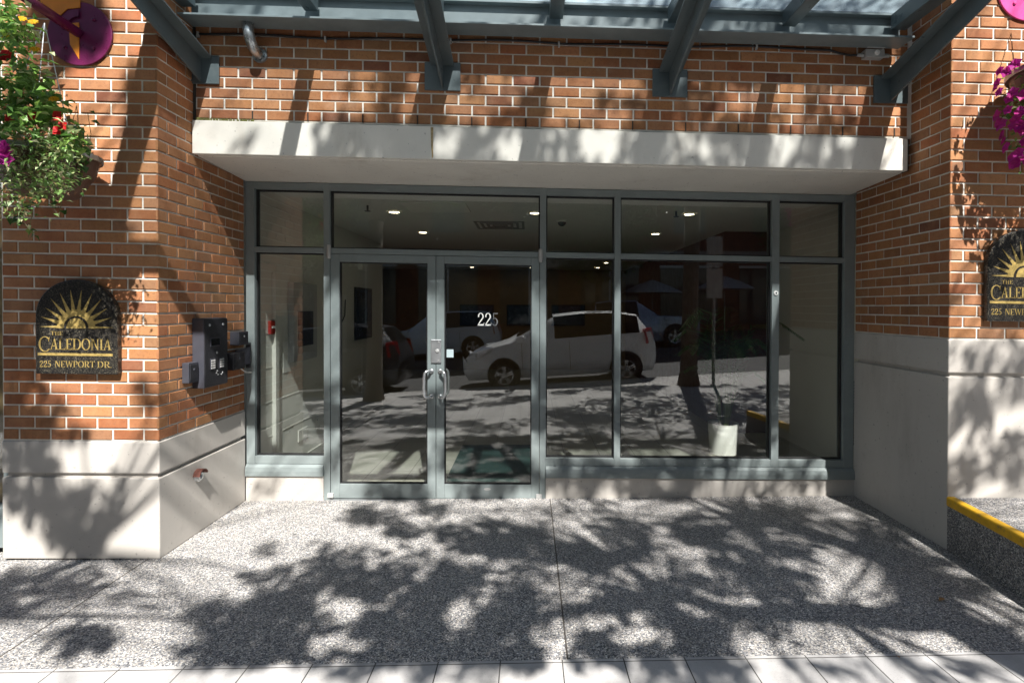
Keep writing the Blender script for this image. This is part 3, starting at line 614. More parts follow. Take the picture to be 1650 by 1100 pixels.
for q in Glyph().ring(-2.928, 3.47, .115, .115, 88, 185, .045, .045, 14).q: gg.prism(list(q), 'y', yb-.026, yb-.0205)
gg.build('crescent', M['purple'], bk, True, recalc=False)
bracket(3.415, 3.93, M['pink'], M['purple'], 'pink round basket bracket at the top right corner of the photo', -1)

def leaf(mb, p, size, col, nrm=None, drp=.3, asp=.5, yaw=None):
    a = random.uniform(0, 6.28) if yaw is None else yaw
    el = random.gauss(-.1, .55) if nrm is None else nrm
    d = Vector((math.cos(a)*math.cos(el), math.sin(a)*math.cos(el), math.sin(el))); sd_ = d.cross(Vector((random.uniform(-.5, .5), random.uniform(-.5, .5), 1))).normalized()
    up = sd_.cross(d).normalized(); p = Vector(p); hw = size*asp*.5
    m1 = p+d*size*.45-up*size*.02; tip = p+d*size-up*size*drp
    l_, r_ = m1+sd_*hw+up*hw*.35, m1-sd_*hw+up*hw*.35
    mb.face([p, r_, tip, m1], col); mb.face([p, m1, tip, l_], col)
def flower(mb, p, d, size, col, npet=5):
    d = Vector(d).normalized(); a = d.orthogonal().normalized(); b_ = d.cross(a); p = Vector(p)
    for i in range(npet):
        t0 = 6.283*i/npet; w_ = 6.283/npet*.52
        e0, e1, em = [p+(a*math.cos(t)+b_*math.sin(t))*r+d*size*h for t, r, h in ((t0-w_, size*.72, .25), (t0+w_, size*.72, .25), (t0, size, .12))]
        c = tuple(x*random.uniform(.85, 1.1) for x in col)
        mb.face([p-d*size*.2, e0, em], c); mb.face([p-d*size*.2, em, e1], c)
def greens(): 
    k = random.random(); v = random.uniform(.7, 1.3)
    c = (.10, .20, .035) if k < .4 else (.065, .15, .03) if k < .75 else (.18, .30, .06) if k < .92 else (.30, .34, .17)
    return tuple(x*v*1.45 for x in c)
def basket(c, r, label, seedn, mix):
    random.seed(seedn); c = Vector(c)
    t = thing('flower_basket', c-Vector((0, 0, .2)), label, 'flower basket', 'hanging flower baskets on the pillars')
    p = MB(); p.lathe([(.0, -.17), (r*.62, -.17), (r*.95, -.02), (r, .05), (r*1.06, .055), (r*1.06, .075), (r*.97, .075), (r*.95, .03), (0, .02)], c, 'z', 36); p.build('pot', M['potb'], t, False, smooth=False)
    p = MB(); p.lathe([(r*1.065, .05), (r*1.085, .055), (r*1.085, .08), (r*1.0, .082), (r*.985, .06)], c, 'z', 36); p.build('pot_rim', M['galv'], t)
    h = MB()
    for a in (95, 205, 300): h.tube([c+Vector((r*math.cos(R(a)), r*math.sin(R(a)), .07)), c+Vector((0, 0, .85))], .003, 5)
    h.build('hanger_chain', M['galv'], t)
    l = MB(); fl = {k: MB() for k in ('a', 'b', 'c')}
    return t, l, fl, r, c
# left basket: lots of trailing mixed green with red, yellow and magenta blooms
Bc = Vector((-2.885, -1.40, 2.535))
t, l, fl, r, c = basket(Bc, .25, 'hanging basket of mixed trailing greenery with red, yellow and magenta flowers', 11, 0)
def inpx(px, py, Y): 
    v = at(px, py, Y); return Vector((v.x, v.y, v.z-K*v.x))
# clusters given as (px, py, spread, count, kind)
for (px, py, sp, n, kind) in ((20, 60, .10, 190, 0), (40, 130, .11, 230, 0), (25, 190, .12, 260, 0), (70, 180, .09, 160, 0), (60, 230, .11, 330, 1), (20, 260, .13, 330, 1), (95, 245, .10, 330, 1), (60, 290, .11, 360, 1), (105, 285, .07, 200, 1), (20, 310, .12, 200, 1), (110, 225, .07, 160, 0), (-30, 150, .16, 260, 0), (-40, 270, .18, 260, 1), (30, 340, .07, 60, 1), (90, 310, .06, 70, 1), (5, 30, .07, 60, 0)):
    for i in range(n):
        Y = Bc.y+(random.gauss(-.20, .12) if kind == 0 else random.gauss(-.27, .07))
        p = inpx(px, py, Y)+Vector((random.gauss(0, sp*.62), 0, random.gauss(0, sp*.62)))
        if p.y > YP-.03: p.y = YP-.03
        if kind == 0: leaf(l, p, random.uniform(.026, .075), greens(), asp=random.uniform(.45, .8))
        else:
            k = random.random()
            col = tuple(x*random.uniform(.8, 1.2) for x in ((.42, .48, .24) if k < .32 else (.18, .12, .07) if k < .44 else (.17, .29, .08)))
            leaf(l, p, random.uniform(.018, .044), col, asp=random.uniform(.3, .6))
for (px, py) in ((45, 140), (62, 160), (88, 182), (30, 215), (50, 185)):            # broad geranium leaves
    p0 = inpx(px, py, Bc.y-.36)
    for q in range(9): leaf(l, p0, .062, (.20, .34, .10), nrm=.35, asp=.75, yaw=q*.7)
for (px, py, n) in ((130, 300, 26), (45, 385, 26), (95, 350, 18), (20, 370, 14), (140, 255, 6), (75, 325, 12)):     # trailing stems
    p0 = inpx(px, py-70, Bc.y-.06); p1 = inpx(px, py, Bc.y-.02)
    for i in range(n):
        u = i/n; p = p0.lerp(p1, u)+Vector((.03*math.sin(u*7+px), .02*math.cos(u*5), 0)); leaf(l, p, random.uniform(.03, .05), (.055, .14, .03) if random.random() < .8 else (.2, .3, .06), asp=.85)
    l.tube([p0, p0.lerp(p1, .5)+Vector((.02, 0, 0)), p1], .0018, 4, col=(.22, .2, .07))
l.build('foliage', M['bleaf'], t, attr=True, recalc=False)
for (px, py) in ((17, 193), (48, 190), (92, 190), (101, 208), (93, 215), (5, 98), (10, 92)): 
    A = MB()
    for _ in range(2): flower(A, inpx(px+random.uniform(-3, 3), py+random.uniform(-3, 3), Bc.y-.36), (.2, -1, .2), .026, (.55, .015, .02), 4)
    A.build('red_flower', M['petal'], t, attr=True, recalc=False)
for (px, py) in ((5, 62), (33, 35), (55, 84), (86, 164), (52, 40)):
    Bm = MB(); flower(Bm, inpx(px, py, Bc.y-.36), (.3, -1, .8), .027, (.75, .42, .01), 8); Bm.build('yellow_flower', M['petal'], t, attr=True, recalc=False)
for (px, py) in ((8, 248), (10, 262), (3, 240), (-12, 255)):
    Cm = MB(); flower(Cm, inpx(px, py, Bc.y-.38), (.2, -1, .3), .04, (.50, .015, .30), 5); Cm.build('magenta_flower', M['petal'], t, attr=True, recalc=False)
# right basket: magenta petunias
Bc2 = Vector((3.40, -1.42, 3.14))
t, l, fl, r, c = basket(Bc2, .30, 'hanging basket of magenta petunias at the right photo edge', 12, 1)
for i in range(1500):
    a = random.uniform(0, 6.283); h = random.uniform(-.55, .12); rr = (.36-.25*max(0, -h-.15))*math.sqrt(random.random())
    p = Bc2+Vector((rr*math.cos(a), rr*math.sin(a)*.9, h)); p.y = min(p.y, YP-.03); leaf(l, p, random.uniform(.025, .05), greens(), asp=.6)
l.build('foliage', M['bleaf'], t, attr=True, recalc=False)
for i in range(98):
    A = MB()
    a = random.uniform(2.2, 5.6); h = random.uniform(-.52, .12); rr = .38-.25*max(0, -h-.15)
    p = Bc2+Vector((rr*math.cos(a), rr*math.sin(a)*.9, h)); p.y = min(p.y, YP-.06); flower(A, p, (math.cos(a), math.sin(a)-.4, .2), random.uniform(.03, .042), (.46, .013, .26), 5)
    A.build('petunia', M['petal'], t, attr=True, recalc=False)

# ------------------------------------------------------------------ raised walk with the yellow edge
rw = thing('raised_walk', (3.6, -1.6, .03), 'raised aggregate walk with a worn yellow painted nosing beside the right pillar', 'raised walk')
bot = [(XR-.012, YP-.006), (2.845, -1.62), (2.80, -2.10), (4.4, -2.10), (4.4, YP-.006)]
top = [(XR-.012, YP-.006, .445), (2.865, -1.62, .425), (2.83, -2.10, .41), (4.4, -2.10, .41), (4.4, YP-.006, .445)]
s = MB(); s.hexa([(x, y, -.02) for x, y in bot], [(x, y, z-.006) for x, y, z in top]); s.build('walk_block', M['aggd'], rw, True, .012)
s = MB(); e = .007
A_, B_, C_ = top[0], top[1], top[2]
for zz in (0,): pass
lo_ = [(A_[0]-e, A_[1], A_[2]-.065), (B_[0]-e, B_[1], B_[2]-.065), (C_[0]-e, C_[1], C_[2]-.065), (C_[0]+.055, C_[1], C_[2]-.065), (B_[0]+.055, B_[1], B_[2]-.065), (A_[0]+.055, A_[1], A_[2]-.065)]
s.hexa(lo_, [(x, y, z+.066) for x, y, z in lo_])
s.build('yellow_nosing', M['yellow'], rw, True, .012)
# the neighbouring frame that shows at the left edge
nb = thing('shop_window', (-3.6, -.9, .03), 'sliver of pale grey window frame at the left photo edge', 'window')
s = MB(); s.box(-3.52, -3.458, -1.0, -.88, .03, 2.55); s.box(-4.6, -3.52, -.99, -.89, 2.45, 2.55); s.box(-4.6, -3.52, -.99, -.89, .03, .3); s.build('frame', M['alu'], nb, True, .003)
s = MB(); s.box(-4.6, -3.52, -.945, -.94, .3, 2.45); s.build('pane', M['glass'], nb, True)
s = MB(); s.box(-4.7, -3.455, -.5, -.45, .03, 4.6); s.build('backing', M['lback'], nb, True)
# fallen leaves
random.seed(5)
for (px, py) in ((1476, 830), (1523, 963), (1525, 1062), (1455, 1060)):
    p = atg(px, py); m_ = MB(); leaf(m_, p+Vector((0, 0, .008)), .05, (1, 1, 1), nrm=.05, asp=.6); m_.build
lb = [((1476, 830), 'brown fallen leaf at the foot of the right pillar'), ((1523, 963), 'tan fallen leaf lying flat on the aggregate near the yellow kerb'), ((1453, 1061), 'tiny tan fallen leaf on the pale sidewalk slabs')]
for (q, lab) in lb:
    p = atg(*q); m_ = MB(); leaf(m_, (p.x, p.y, p.z+.010), .055 if 'tiny' not in lab else .03, (1, 1, 1), nrm=.03, asp=.55, drp=.05)
    tag(m_.build('fallen_leaf', M['drygrass'], None, origin=p), lab, 'leaf', 'fallen leaves on the paving')

# ------------------------------------------------------------------ lobby
LX0, LX1, LY, LZ = -2.40, 3.27, 9.8, 2.72
s = MB(); s.box(LX0-2, 4.6, .12, LY, -.2, .036); struct(s.build('lobby_floor', M['tile']))
s = MB(); s.box(LX0-2, 4.6, .12, LY, LZ, 2.95); struct(s.build('lobby_ceiling', M['lceil']))
s = MB(); s.box(LX0-.2, LX0, .12, 4.2, .036, LZ)
struct(s.build('lobby_wall', M['lwall']))
s = MB()
for z in (.5, .82, 1.14, 1.46, 1.78, 2.10): s.box(LX0, LX0+.004, .13, 1.7, z, z+.006)
for y in (1.7, 3.1): s.box(LX0, LX0+.004, y, y+.006, .12, 2.4)
s.box(LX0, LX0+.012, .13, 4.19, .037, .13); s.box(LX0, LX0+.035, .40, .46, .131, 2.02)
struct(s.build('lobby_wall_mouldings', M['ltrim']))
s = MB(); s.box(LX1, LX1+.2, .12, 2.4, .036, LZ); s.box(LX1-.012, LX1, .13, 2.39, .037, .13); struct(s.build('lobby_wall', M['lwall']))
s = MB(); s.box(2.60, LX1+.2, 2.402, LY-.01, .037, LZ-.002); struct(s.build('lobby_core', M['lblock']))
s = MB(); s.box(LX0-2, 4.6, LY, LY+.2, .036, LZ); struct(s.build('lobby_back_wall', M['lback']))
s = MB(); s.box(LX0-2.2, LX0-2, 4.2, LY, .036, LZ); s.box(LX0-2, LX0-.2, 4.0, 4.2, .036, LZ); struct(s.build('lobby_side_wall', M['lback']))
def clight(x, y, lab):
    t = thing('ceiling_light', (x, y, LZ), lab, 'ceiling light', 'recessed ceiling lights in the lobby')
    s = MB(); s.lathe([(.055, -.010), (.075, -.006), (.08, -.001)], (x, y, LZ), 'z', 24); s.build('trim_ring', M['ltrim'], t)
    s = MB(); s.lathe([(0, -.006), (.055, -.006)], (x, y, LZ), 'z', 24); s.build('diffuser', M['lamp'], t)
rows = ((1.09, 'nearest the glass'), (2.65, 'in the second row'), (4.9, 'in the third row'), (7.4, 'in the fourth row'), (8.9, 'beside the back wall'))
for y, rn in rows:
    for x, cn_ in ((-1.44, 'left of the door bay'), (.06, 'at the right end of the door bay'), (1.73, 'in the wide right bay')):
        if (x == .06 and 2 < y < 6) or (x > 1 and 4 < y < 6): continue
        clight(x, y, 'round lit ceiling light %s, %s' % (rn, cn_))
v = thing('ceiling_vent', (-.36, 1.98, LZ), 'square louvred air vent in the lobby ceiling', 'vent')
s = MB()
for i in range(4):
    a = .30-.07*i; z = LZ-.008-.004*i
    for (x0, x1, y0, y1) in ((-a, a, -a, -a+.03), (-a, a, a-.03, a), (-a, -a+.03, -a+.03, a-.03), (a-.03, a, -a+.03, a-.03)): s.box(-.36+x0, -.36+x1, 1.98+y0, 1.98+y1, z, LZ-.001)
s.build('louvres', mat('grey_vent_metal', (.22, .22, .21), .6), v)
def sprink(x, y, lab):
    t = thing('sprinkler', (x, y, LZ), lab, 'sprinkler', 'ceiling sprinklers in the lobby')
    s = MB(); s.lathe([(.01, 0), (.01, -.04), (.008, -.05), (.03, -.055), (.03, -.06), (0, -.06)], (x, y, LZ), 'z', 12); s.build('head', M['boxgrey'], t)
sprink(-1.62, .75, 'small dark sprinkler head on the ceiling behind the left door'); sprink(1.55, .95, 'small dark sprinkler head on the ceiling behind the wide window')
t = thing('dome_camera', (.38, 1.6, LZ), 'small dome camera on the lobby ceiling', 'camera')
s = MB(); s.lathe([(.05, 0), (.05, -.02), (.04, -.05), (.02, -.065), (0, -.07)], (.38, 1.6, LZ), 'z', 16); s.build('dome', M['boxgrey'], t, smooth=True)
s = MB(); s.lathe([(.051, 0), (.06, -.002), (.06, -.014), (.05, -.02)], (.38, 1.6, LZ), 'z', 16); s.build('base_ring', M['ltrim'], t)
t = thing('ceiling_hatch', (-1.0, .75, LZ), 'flat pale access hatch in the lobby ceiling', 'hatch')
s = MB(); s.box(-1.25, -.62, .52, 1.05, LZ-.012, LZ-.001); s.build('panel', M['ltrim'], t, bevel=.004)
t = thing('emergency_light', (LX0, 3.0, 2.25), 'twin headed emergency light high on the lobby left wall', 'emergency light')
s = MB(); s.box(LX0+.002, LX0+.07, 2.9, 3.15, 2.22, 2.36); s.build('case', M['ltrim'], t, bevel=.006)
for y in (2.93, 3.11): s = MB(); s.lathe([(.03, 0), (.05, .05), (.05, .06), (0, .055)], (LX0+.05, y, 2.42), 'x', 14); s.build('lamp_head', M['ltrim'], t)
t = thing('fire_alarm', (LX0, .36, 1.47), 'red fire alarm pull box on the lobby wall', 'alarm')
s = MB(); s.box(LX0+.002, LX0+.03, .31, .40, 1.45, 1.575); b_ = s.build('case', M['red'], t, bevel=.008)
s = MB(); s.box(LX0+.03, LX0+.04, .325, .385, 1.505, 1.525); s.build('pull_bar', M['white'], t, bevel=.003)
t = thing('wall_cabinet', (LX0, 1.0, 1.3), 'grey metal directory cabinet on the lobby left wall', 'cabinet')
s = MB(); s.box(LX0+.002, LX0+.06, .72, 1.32, 1.15, 1.95); s.build('case', M['plastic'], t, bevel=.006)
s = MB(); s.box(LX0+.06, LX0+.066, .82, 1.2, 1.30, 1.66); s.build('dark_door', M['boxgrey'], t, bevel=.003)
t = thing('notice', (LX0, .8, 1.1), 'white sheet notice pinned low on the lobby left wall', 'notice'); s = MB(); s.box(LX0+.001, LX0+.005, .62, .86, 1.06, 1.36); s.build('sheet', M['paper'], t)
t = thing('notice', (LX0, 2.4, 1.2), 'tall white board notice with a looped cord on the lobby left wall', 'notice'); s = MB(); s.box(LX0+.001, LX0+.015, 1.98, 2.42, 1.12, 1.86); s.build('board', M['paper'], t)
s = MB(); s.tube([(LX0+.02, 2.05, 1.8), (LX0+.03, 2.1, 1.6), (LX0+.03, 2.2, 1.52), (LX0+.03, 2.3, 1.6), (LX0+.02, 2.35, 1.8)], .008, 6); s.build('cord', M['black'], t)
for (y, z, w_, h_, lab) in ((.95, .30, .22, .12, 'wide blank metal plate low on the lobby left wall'), (1.42, .33, .08, .13, 'narrow power outlet low on the lobby left wall')):
    t = thing('wall_plate', (LX0, y, z), lab, 'wall plate'); s = MB(); s.box(LX0+.001, LX0+.012, y, y+w_, z, z+h_); p = s.build('plate', M['ltrim'], t, bevel=.003)
    s = MB()
    for q in ((.2, .8), (.8, .2)): s.lathe([(0, .006), (.006, .004), (.007, 0)], (LX0+.012, y+w_*q[0], z+h_*q[1]), 'x', 8)
    s.build('screws', M['boxgrey'], t)
def picture(axis, p, u0, u1, z0, z1, lab, grp='framed pictures in the lobby'):
    loc = (p, (u0+u1)/2, z0) if axis == 'x' else ((u0+u1)/2, p, z0)
    t = thing('picture', loc, lab, 'picture', grp)
    s = MB(); q = MB()
    if axis == 'x': s.box(p, p+.03, u0, u1, z0, z1); q.box(p+.03, p+.032, u0+.04, u1-.04, z0+.04, z1-.04)
    else: s.box(u0, u1, p-.03, p, z0, z1); q.box(u0+.04, u1-.04, p-.032, p-.03, z0+.04, z1-.04)
    s.build('frame', M['frame'], t, bevel=.004); q.build('print', M['pic'], t)
picture('x', LX0+.002, 2.75, 3.5, 1.25, 1.98, 'black framed dark picture on the lobby left wall')
picture('y', LY-.002, -1.85, -.95, 1.22, 1.78, 'dark framed landscape picture left of the other two on the back wall')
picture('y', LY-.002, -.6, .3, 1.22, 1.78, 'dark framed landscape picture in the middle of the back wall')
picture('y', LY-.002, .6, 1.5, 1.22, 1.78, 'dark framed landscape picture rightmost on the back wall')
dm = MB(); dm.box(-.80, .045, .22, 1.80, .037, .048); tag(dm.build('door_mat', M['matg'], None, origin=(-.4, 1, .037), bevel=.004), 'dark green rubber door mat inside the right door', 'door mat')
t = thing('air_grille', (LX1, .8, .3), 'tall louvred air grille low on the lobby right wall', 'grille')
s = MB(); y0, y1, z0, z1 = .55, .80, .30, 1.0
for q in ((y0, y1, z0, z0+.025), (y0, y1, z1-.025, z1), (y0, y0+.025, z0+.025, z1-.025), (y1-.025, y1, z0+.025, z1-.025)): s.box(LX1-.016, LX1-.001, *q)
s.build('frame', M['ltrim'], t)
s = MB()
for i in range(21): s.box(LX1-.012, LX1-.002, y0+.026, y1-.026, z0+.03+i*.031, z0+.05+i*.031)
s.build('louvres', M['boxgrey'], t)
# potted palm
random.seed(21); PX, PY = 2.22, 1.38
t = thing('potted_palm', (PX, PY, .036), 'green palm in a white cylinder planter behind the wide window', 'potted plant')
s = MB(); s.lathe([(0, 0), (.135, 0), (.15, .01), (.168, .34), (.172, .355), (.16, .355), (.155, .31), (0, .31)], (PX, PY, .037), 'z', 40); s.build('planter', M['potw'], t, smooth=False)
s = MB(); s.lathe([(0, .318), (.156, .318)], (PX, PY, .037), 'z', 24); s.build('soil', M['soil'], t)
st, fr = MB(), MB()
for i in range(24):
    a = random.uniform(0, 6.283); ln = random.uniform(.35, .75); h = random.uniform(.6, 1.35); b0 = Vector((PX+.05*math.cos(a), PY+.05*math.sin(a), .34))
    pts = [b0, b0+Vector((.08*math.cos(a), .08*math.sin(a), h*.6)), b0+Vector((.35*ln*math.cos(a), .35*ln*math.sin(a), h)), b0+Vector((.75*ln*math.cos(a), .75*ln*math.sin(a), h*1.04)), b0+Vector((1.05*ln*math.cos(a), 1.05*ln*math.sin(a), h*.9))]
    st.tube(pts, [.009, .007, .005, .003, .002], 5)
    for k in range(26):
        u = .8+3.1*k/25; j = min(3, int(u)); p = pts[j].lerp(pts[j+1], u-j); dd = (pts[j+1]-pts[j]).normalized(); sd_ = dd.cross(Vector((0, 0, 1))).normalized()
        for sg in (-1, 1):
            l_ = .19*math.sin(min(1, .25+k/25)*math.pi*.92)+.04; q = p+(sd_*sg*.8+dd*.6).normalized()*l_-Vector((0, 0, l_*.25)); n_ = Vector((0, 0, 1)).cross(q-p).normalized()*.010
            v_ = random.uniform(.7, 1.3); fr.face([p, (p+q)/2+n_, q, (p+q)/2-n_], (.06*v_, .16*v_, .04*v_))
st.build('stems', M['stem'], t); fr.build('fronds', M['palm'], t, attr=True, recalc=False)

# ------------------------------------------------------------------ the street behind the camera (seen in the glass)
def wheel(t, x, y, z, r, out, w_=.19):
    s = MB(); yy = y; s.lathe([(r*.62, -w_/2*out), (r*.9, -w_/2*out), (r, -w_*.35*out), (r, w_*.35*out), (r*.92, w_/2*out), (r*.64, w_/2*out)], (x, yy, z), 'y', 28); o = s.build('wheel', M['tyre'], t)
    s = MB(); f_ = w_/2*out*.93
    s.lathe([(r*.64, f_), (r*.56, f_*.9), (r*.54, f_*.3)], (x, yy, z), 'y', 28)
    for k in range(5):
        a = k*2*math.pi/5+.3; 
        for da in (-.13, .13):
            c, d = math.cos(a+da), math.sin(a+da); px_, pz_ = -d*.022, c*.022
            s.hexa([(x+px_, yy+f_*.8, z+pz_), (x-px_, yy+f_*.8, z-pz_), (x+c*r*.58-px_*.8, yy+f_*.8, z+d*r*.58-pz_*.8), (x+c*r*.58+px_*.8, yy+f_*.8, z+d*r*.58+pz_*.8)], [(x+px_, yy+f_, z+pz_), (x-px_, yy+f_, z-pz_), (x+c*r*.58-px_*.8, yy+f_, z+d*r*.58-pz_*.8), (x+c*r*.58+px_*.8, yy+f_, z+d*r*.58+pz_*.8)])
    s.lathe([(0, f_*1.05), (r*.16, f_*1.02), (r*.17, f_*.8)], (x, yy, z), 'y', 16); s.build('rim', M['rim'], o)
def car(x0, yc, paint, label, prof, wheels, L, hw=.85, flip=False, grp='cars on the street behind the viewer', slope=.055):
    z0 = rz(x0+L/2)
    t = thing('parked_car', (x0+L/2, yc, z0), label, 'car', grp)
    org = Vector((x0+L/2, yc, z0))
    def W(p):
        x = (L-p[0]) if flip else p[0]
        return (x0+x, yc+p[1], z0+p[2])
    rings = []
    for (x, zb, zt, wt, k) in prof:               # station: belt height, roof height, roof half width, body narrowing
        h_ = hw*k; zl = .22 if 0 < x < L else .38
        zb2 = min(zb, zt-.02)
        half = [(0, zl), (h_*.9, zl), (h_*.985, zl+.16), (h_, zl+.36), (h_*.97, zb2), (min(wt, h_*.96), zt-.045), (min(wt, h_*.96)*.8, zt-.006), (0, zt)]
        rings.append([(x, a, b_) for a, b_ in half]+[(x, -a, b_) for a, b_ in reversed(half[1:-1])])
    body, win = MB(), MB(); n = len(rings[0])
    for i in range(len(rings)-1):
        for k in range(n):
            q = [rings[i][k], rings[i+1][k], rings[i+1][(k+1) % n], rings[i][(k+1) % n]]
            g0, g1 = prof[i], prof[i+1]; cab = (g0[2]-g0[1] > .2) + (g1[2]-g1[1] > .2)
            side = k in (4, n-5); topf = k in (5, 6, n-6, n-7)
            isw = (side and cab == 2) or (topf and cab == 1) 
            (win if isw else body).face([W(p) for p in q])
    for e, rev in ((0, True), (-1, False)): body.face([W(p) for p in (reversed(rings[e]) if rev else rings[e])])
    b_ = body.build('body', paint, t, recalc='weld', smooth=True); b_.modifiers.new('es', 'EDGE_SPLIT').split_angle = R(38)
    win.build('windows', M['carglass'], t, recalc='weld')
    for wx, r in wheels:
        for sg in (-1, 1):
            p = W((wx, sg*(hw-.060), r)); wheel(t, p[0], p[1], p[2], r, sg)
            s = MB(); s.prism(disc_poly(p[0], z0+r+.02, r*1.16, 28), 'y', yc+sg*(hw-.05), yc+sg*(hw+.003)); s.build('wheel_arch', M['tyre'], t)
    for sg in (-1, 1):
        s = MB(); s.hexa([W((.10, sg*(hw*.60), .62)), W((.30, sg*(hw*.97), .64)), W((.62, sg*(hw*.99), .80)), W((.40, sg*(hw*.70), .80))], [W((.12, sg*(hw*.62), .76)), W((.32, sg*(hw*.985), .80)), W((.66, sg*(hw*.985), .90)), W((.42, sg*(hw*.72), .90))]); s.build('headlight', M['headl'], t)
        s = MB(); s.hexa([W((L-.22, sg*hw*.90, .78)), W((L-.05, sg*hw*.70, .78)), W((L+.01, sg*hw*.74, .80)), W((L-.20, sg*hw*1.005, .80))], [W((L-.26, sg*hw*.84, 1.1)), W((L-.1, sg*hw*.70, 1.12)), W((L-.04, sg*hw*.72, 1.12)), W((L-.24, sg*hw*.97, 1.1))]); s.build('tail_lamp', M['taill'], t)
        s = MB(); s.box(*sorted((W((1.15, 0, 0))[0], W((1.33, 0, 0))[0])), *sorted((yc+sg*(hw-.02), yc+sg*(hw+.12))), z0+.98, z0+1.1); s.build('mirror', paint, t, bevel=.03)
    pl = MB(); lines = (1.25, 2.25, 3.15)
    for x in lines:
        for sg in (-1, 1): p = W((x, 0, 0)); pl.box(p[0]-.005, p[0]+.005, yc+sg*hw-.003*sg-.003, yc+sg*hw+.004, z0+.32, z0+.95)
    pl.build('door_gaps', M['gasket'], t)
    t.rotation_euler = (0, -math.atan(slope), 0)
    return t
HATCH = [(0, .60, .62, .5, .80), (.10, .70, .72, .6, .90), (.45, .84, .86, .7, .97), (.95, .95, 1.0, .74, 1), (1.15, .97, 1.10, .70, 1), (1.95, 1.0, 1.50, .60, 1), (2.6, 1.02, 1.54, .60, 1), (3.3, 1.03, 1.51, .59, 1), (3.75, 1.04, 1.42, .57, .98), (4.0, 1.04, 1.07, .62, .94), (4.08, .8, .82, .6, .88)]
SUV = [(0, .70, .72, .6, .82), (.10, .85, .87, .7, .92), (.5, .98, 1.0, .74, .98), (1.2, 1.05, 1.09, .76, 1), (1.4, 1.07, 1.2, .72, 1), (2.05, 1.08, 1.66, .62, 1), (2.9, 1.1, 1.70, .62, 1), (3.9, 1.12, 1.66, .61, 1), (4.25, 1.12, 1.6, .6, .98), (4.5, 1.1, 1.13, .64, .95), (4.58, .85, .87, .6, .9)]
PICK = [(0, .75, .77, .6, .85), (.1, .95, .97, .7, .94), (.5, 1.05, 1.07, .76, .99), (1.45, 1.12, 1.16, .76, 1), (1.6, 1.14, 1.3, .72, 1), (2.2, 1.14, 1.74, .63, 1), (3.2, 1.14, 1.78, .63, 1), (3.7, 1.14, 1.74, .62, 1), (3.85, 1.14, 1.17, .78, 1), (5.2, 1.14, 1.17, .78, .99), (5.3, 1.1, 1.12, .76, .97)]
car(-1.36, -7.28, M['carw'], 'white hatchback parked at the kerb, mirrored across the doors', HATCH, ((.86, .30), (3.42, .30)), 4.08)
car(-6.75, -7.30, M['carg'], 'dark grey hatchback with red tail lamps parked ahead of the white hatchback', HATCH, ((.80, .30), (3.3, .30)), 4.08)
car(-5.6, -15.6, M['carw'], 'white sport utility car parked on the far side of the street', SUV, ((.9, .36), (3.6, .36)), 4.58, hw=.92)
car(.9, -15.3, M['carb'], 'silver blue pickup parked on the far side of the street', PICK, ((.95, .38), (4.2, .38)), 5.3, hw=.95, flip=True)
# far side building
fb = thing('shop_building', (0, -24, 0), 'long dark red brick shop building across the street with pale bands', 'building')
s = MB(); s.box(-30, 30, -34, -22, -2, 14.0); s.build('wall', M['far_brick'], fb)
s = MB(); s.box(-30.1, 30.1, -34.1, -21.9, 14.0, 14.4); s.box(-30.02, 30.02, -22.0, -21.93, 8.4, 8.7); s.box(-30.02, 30.02, -22.0, -21.93, 4.2, 4.55); s.build('pale_band', M['far_stone'], fb)
for i in range(13):
    x = -24+i*4
    s = MB(); s.box(x-1.45, x+1.45, -22, -21.95, .9, 3.7); w_ = s.build('window', M['far_glass'], fb)
    s = MB(); s.box(x-1.5, x+1.5, -21.95, -21.88, 3.7, 3.82); s.box(x-.04, x+.04, -21.95, -21.9, .9, 3.7); s.build('frame', M['ltrim'], w_)
    s = MB(); s.box(x-.8, x+.8, -22, -21.95, 5.4, 7.4); s.build('window', M['far_glass'], fb); s = MB(); s.box(x-.8, x+.8, -22, -21.95, 9.6, 11.8); s.build('window', M['far_glass'], fb)
def word(txt, x, y, z, h, m, par):
    cu = bpy.data.curves.new('lettering', 'FONT'); cu.body = txt; cu.size = h; cu.extrude = .02; cu.align_x = 'CENTER'
    to = bpy.data.objects.new('tmp', cu); COL.objects.link(to); bpy.context.view_layer.update()
    me = bpy.data.meshes.new_from_object(to.evaluated_get(bpy.context.evaluated_depsgraph_get())); bpy.data.objects.remove(to)
    me.transform(Matrix.Translation(Vector((x, y, z))-ROOTS[par.name]) @ Matrix.Rotation(R(180), 4, 'Z') @ Matrix.Rotation(R(90), 4, 'X'))
    me.materials.clear(); me.materials.append(m); o = bpy.data.objects.new('lettering', me); COL.objects.link(o); o.parent = par; ROOTS[o.name] = ROOTS[par.name]
word('Coffee & Cafe', 11.3, -21.97, 3.93, .30, M['plastic'], fb)
sb = MB(); sb.box(.8, 3.1, -21.95, -21.85, 3.72, 4.15); sb.box(.86, 3.04, -21.85, -21.84, 3.78, 4.09); sb.build('sign_board', M['far_stone'], fb)
def umbrella(x, y, lab):
    z = rz(x)+.1; t = thing('parasol', (x, y, z), lab, 'parasol', 'parasols outside the shops across the street')
    s = MB(); s.tube([(x, y, z), (x, y, z+2.5)], .025, 8); s.build('pole', M['signback'], t)
    s = MB(); s.lathe([(1.4, 1.95), (1.38, 2.0), (.8, 2.28), (.05, 2.55), (0, 2.56)], (x, y, z), 'z', 8); s.build('canopy', M['umb'], t)
umbrella(5.6, -19.6, 'pale parasol left of the other across the street'); umbrella(9.0, -19.8, 'pale parasol right of the other across the street')
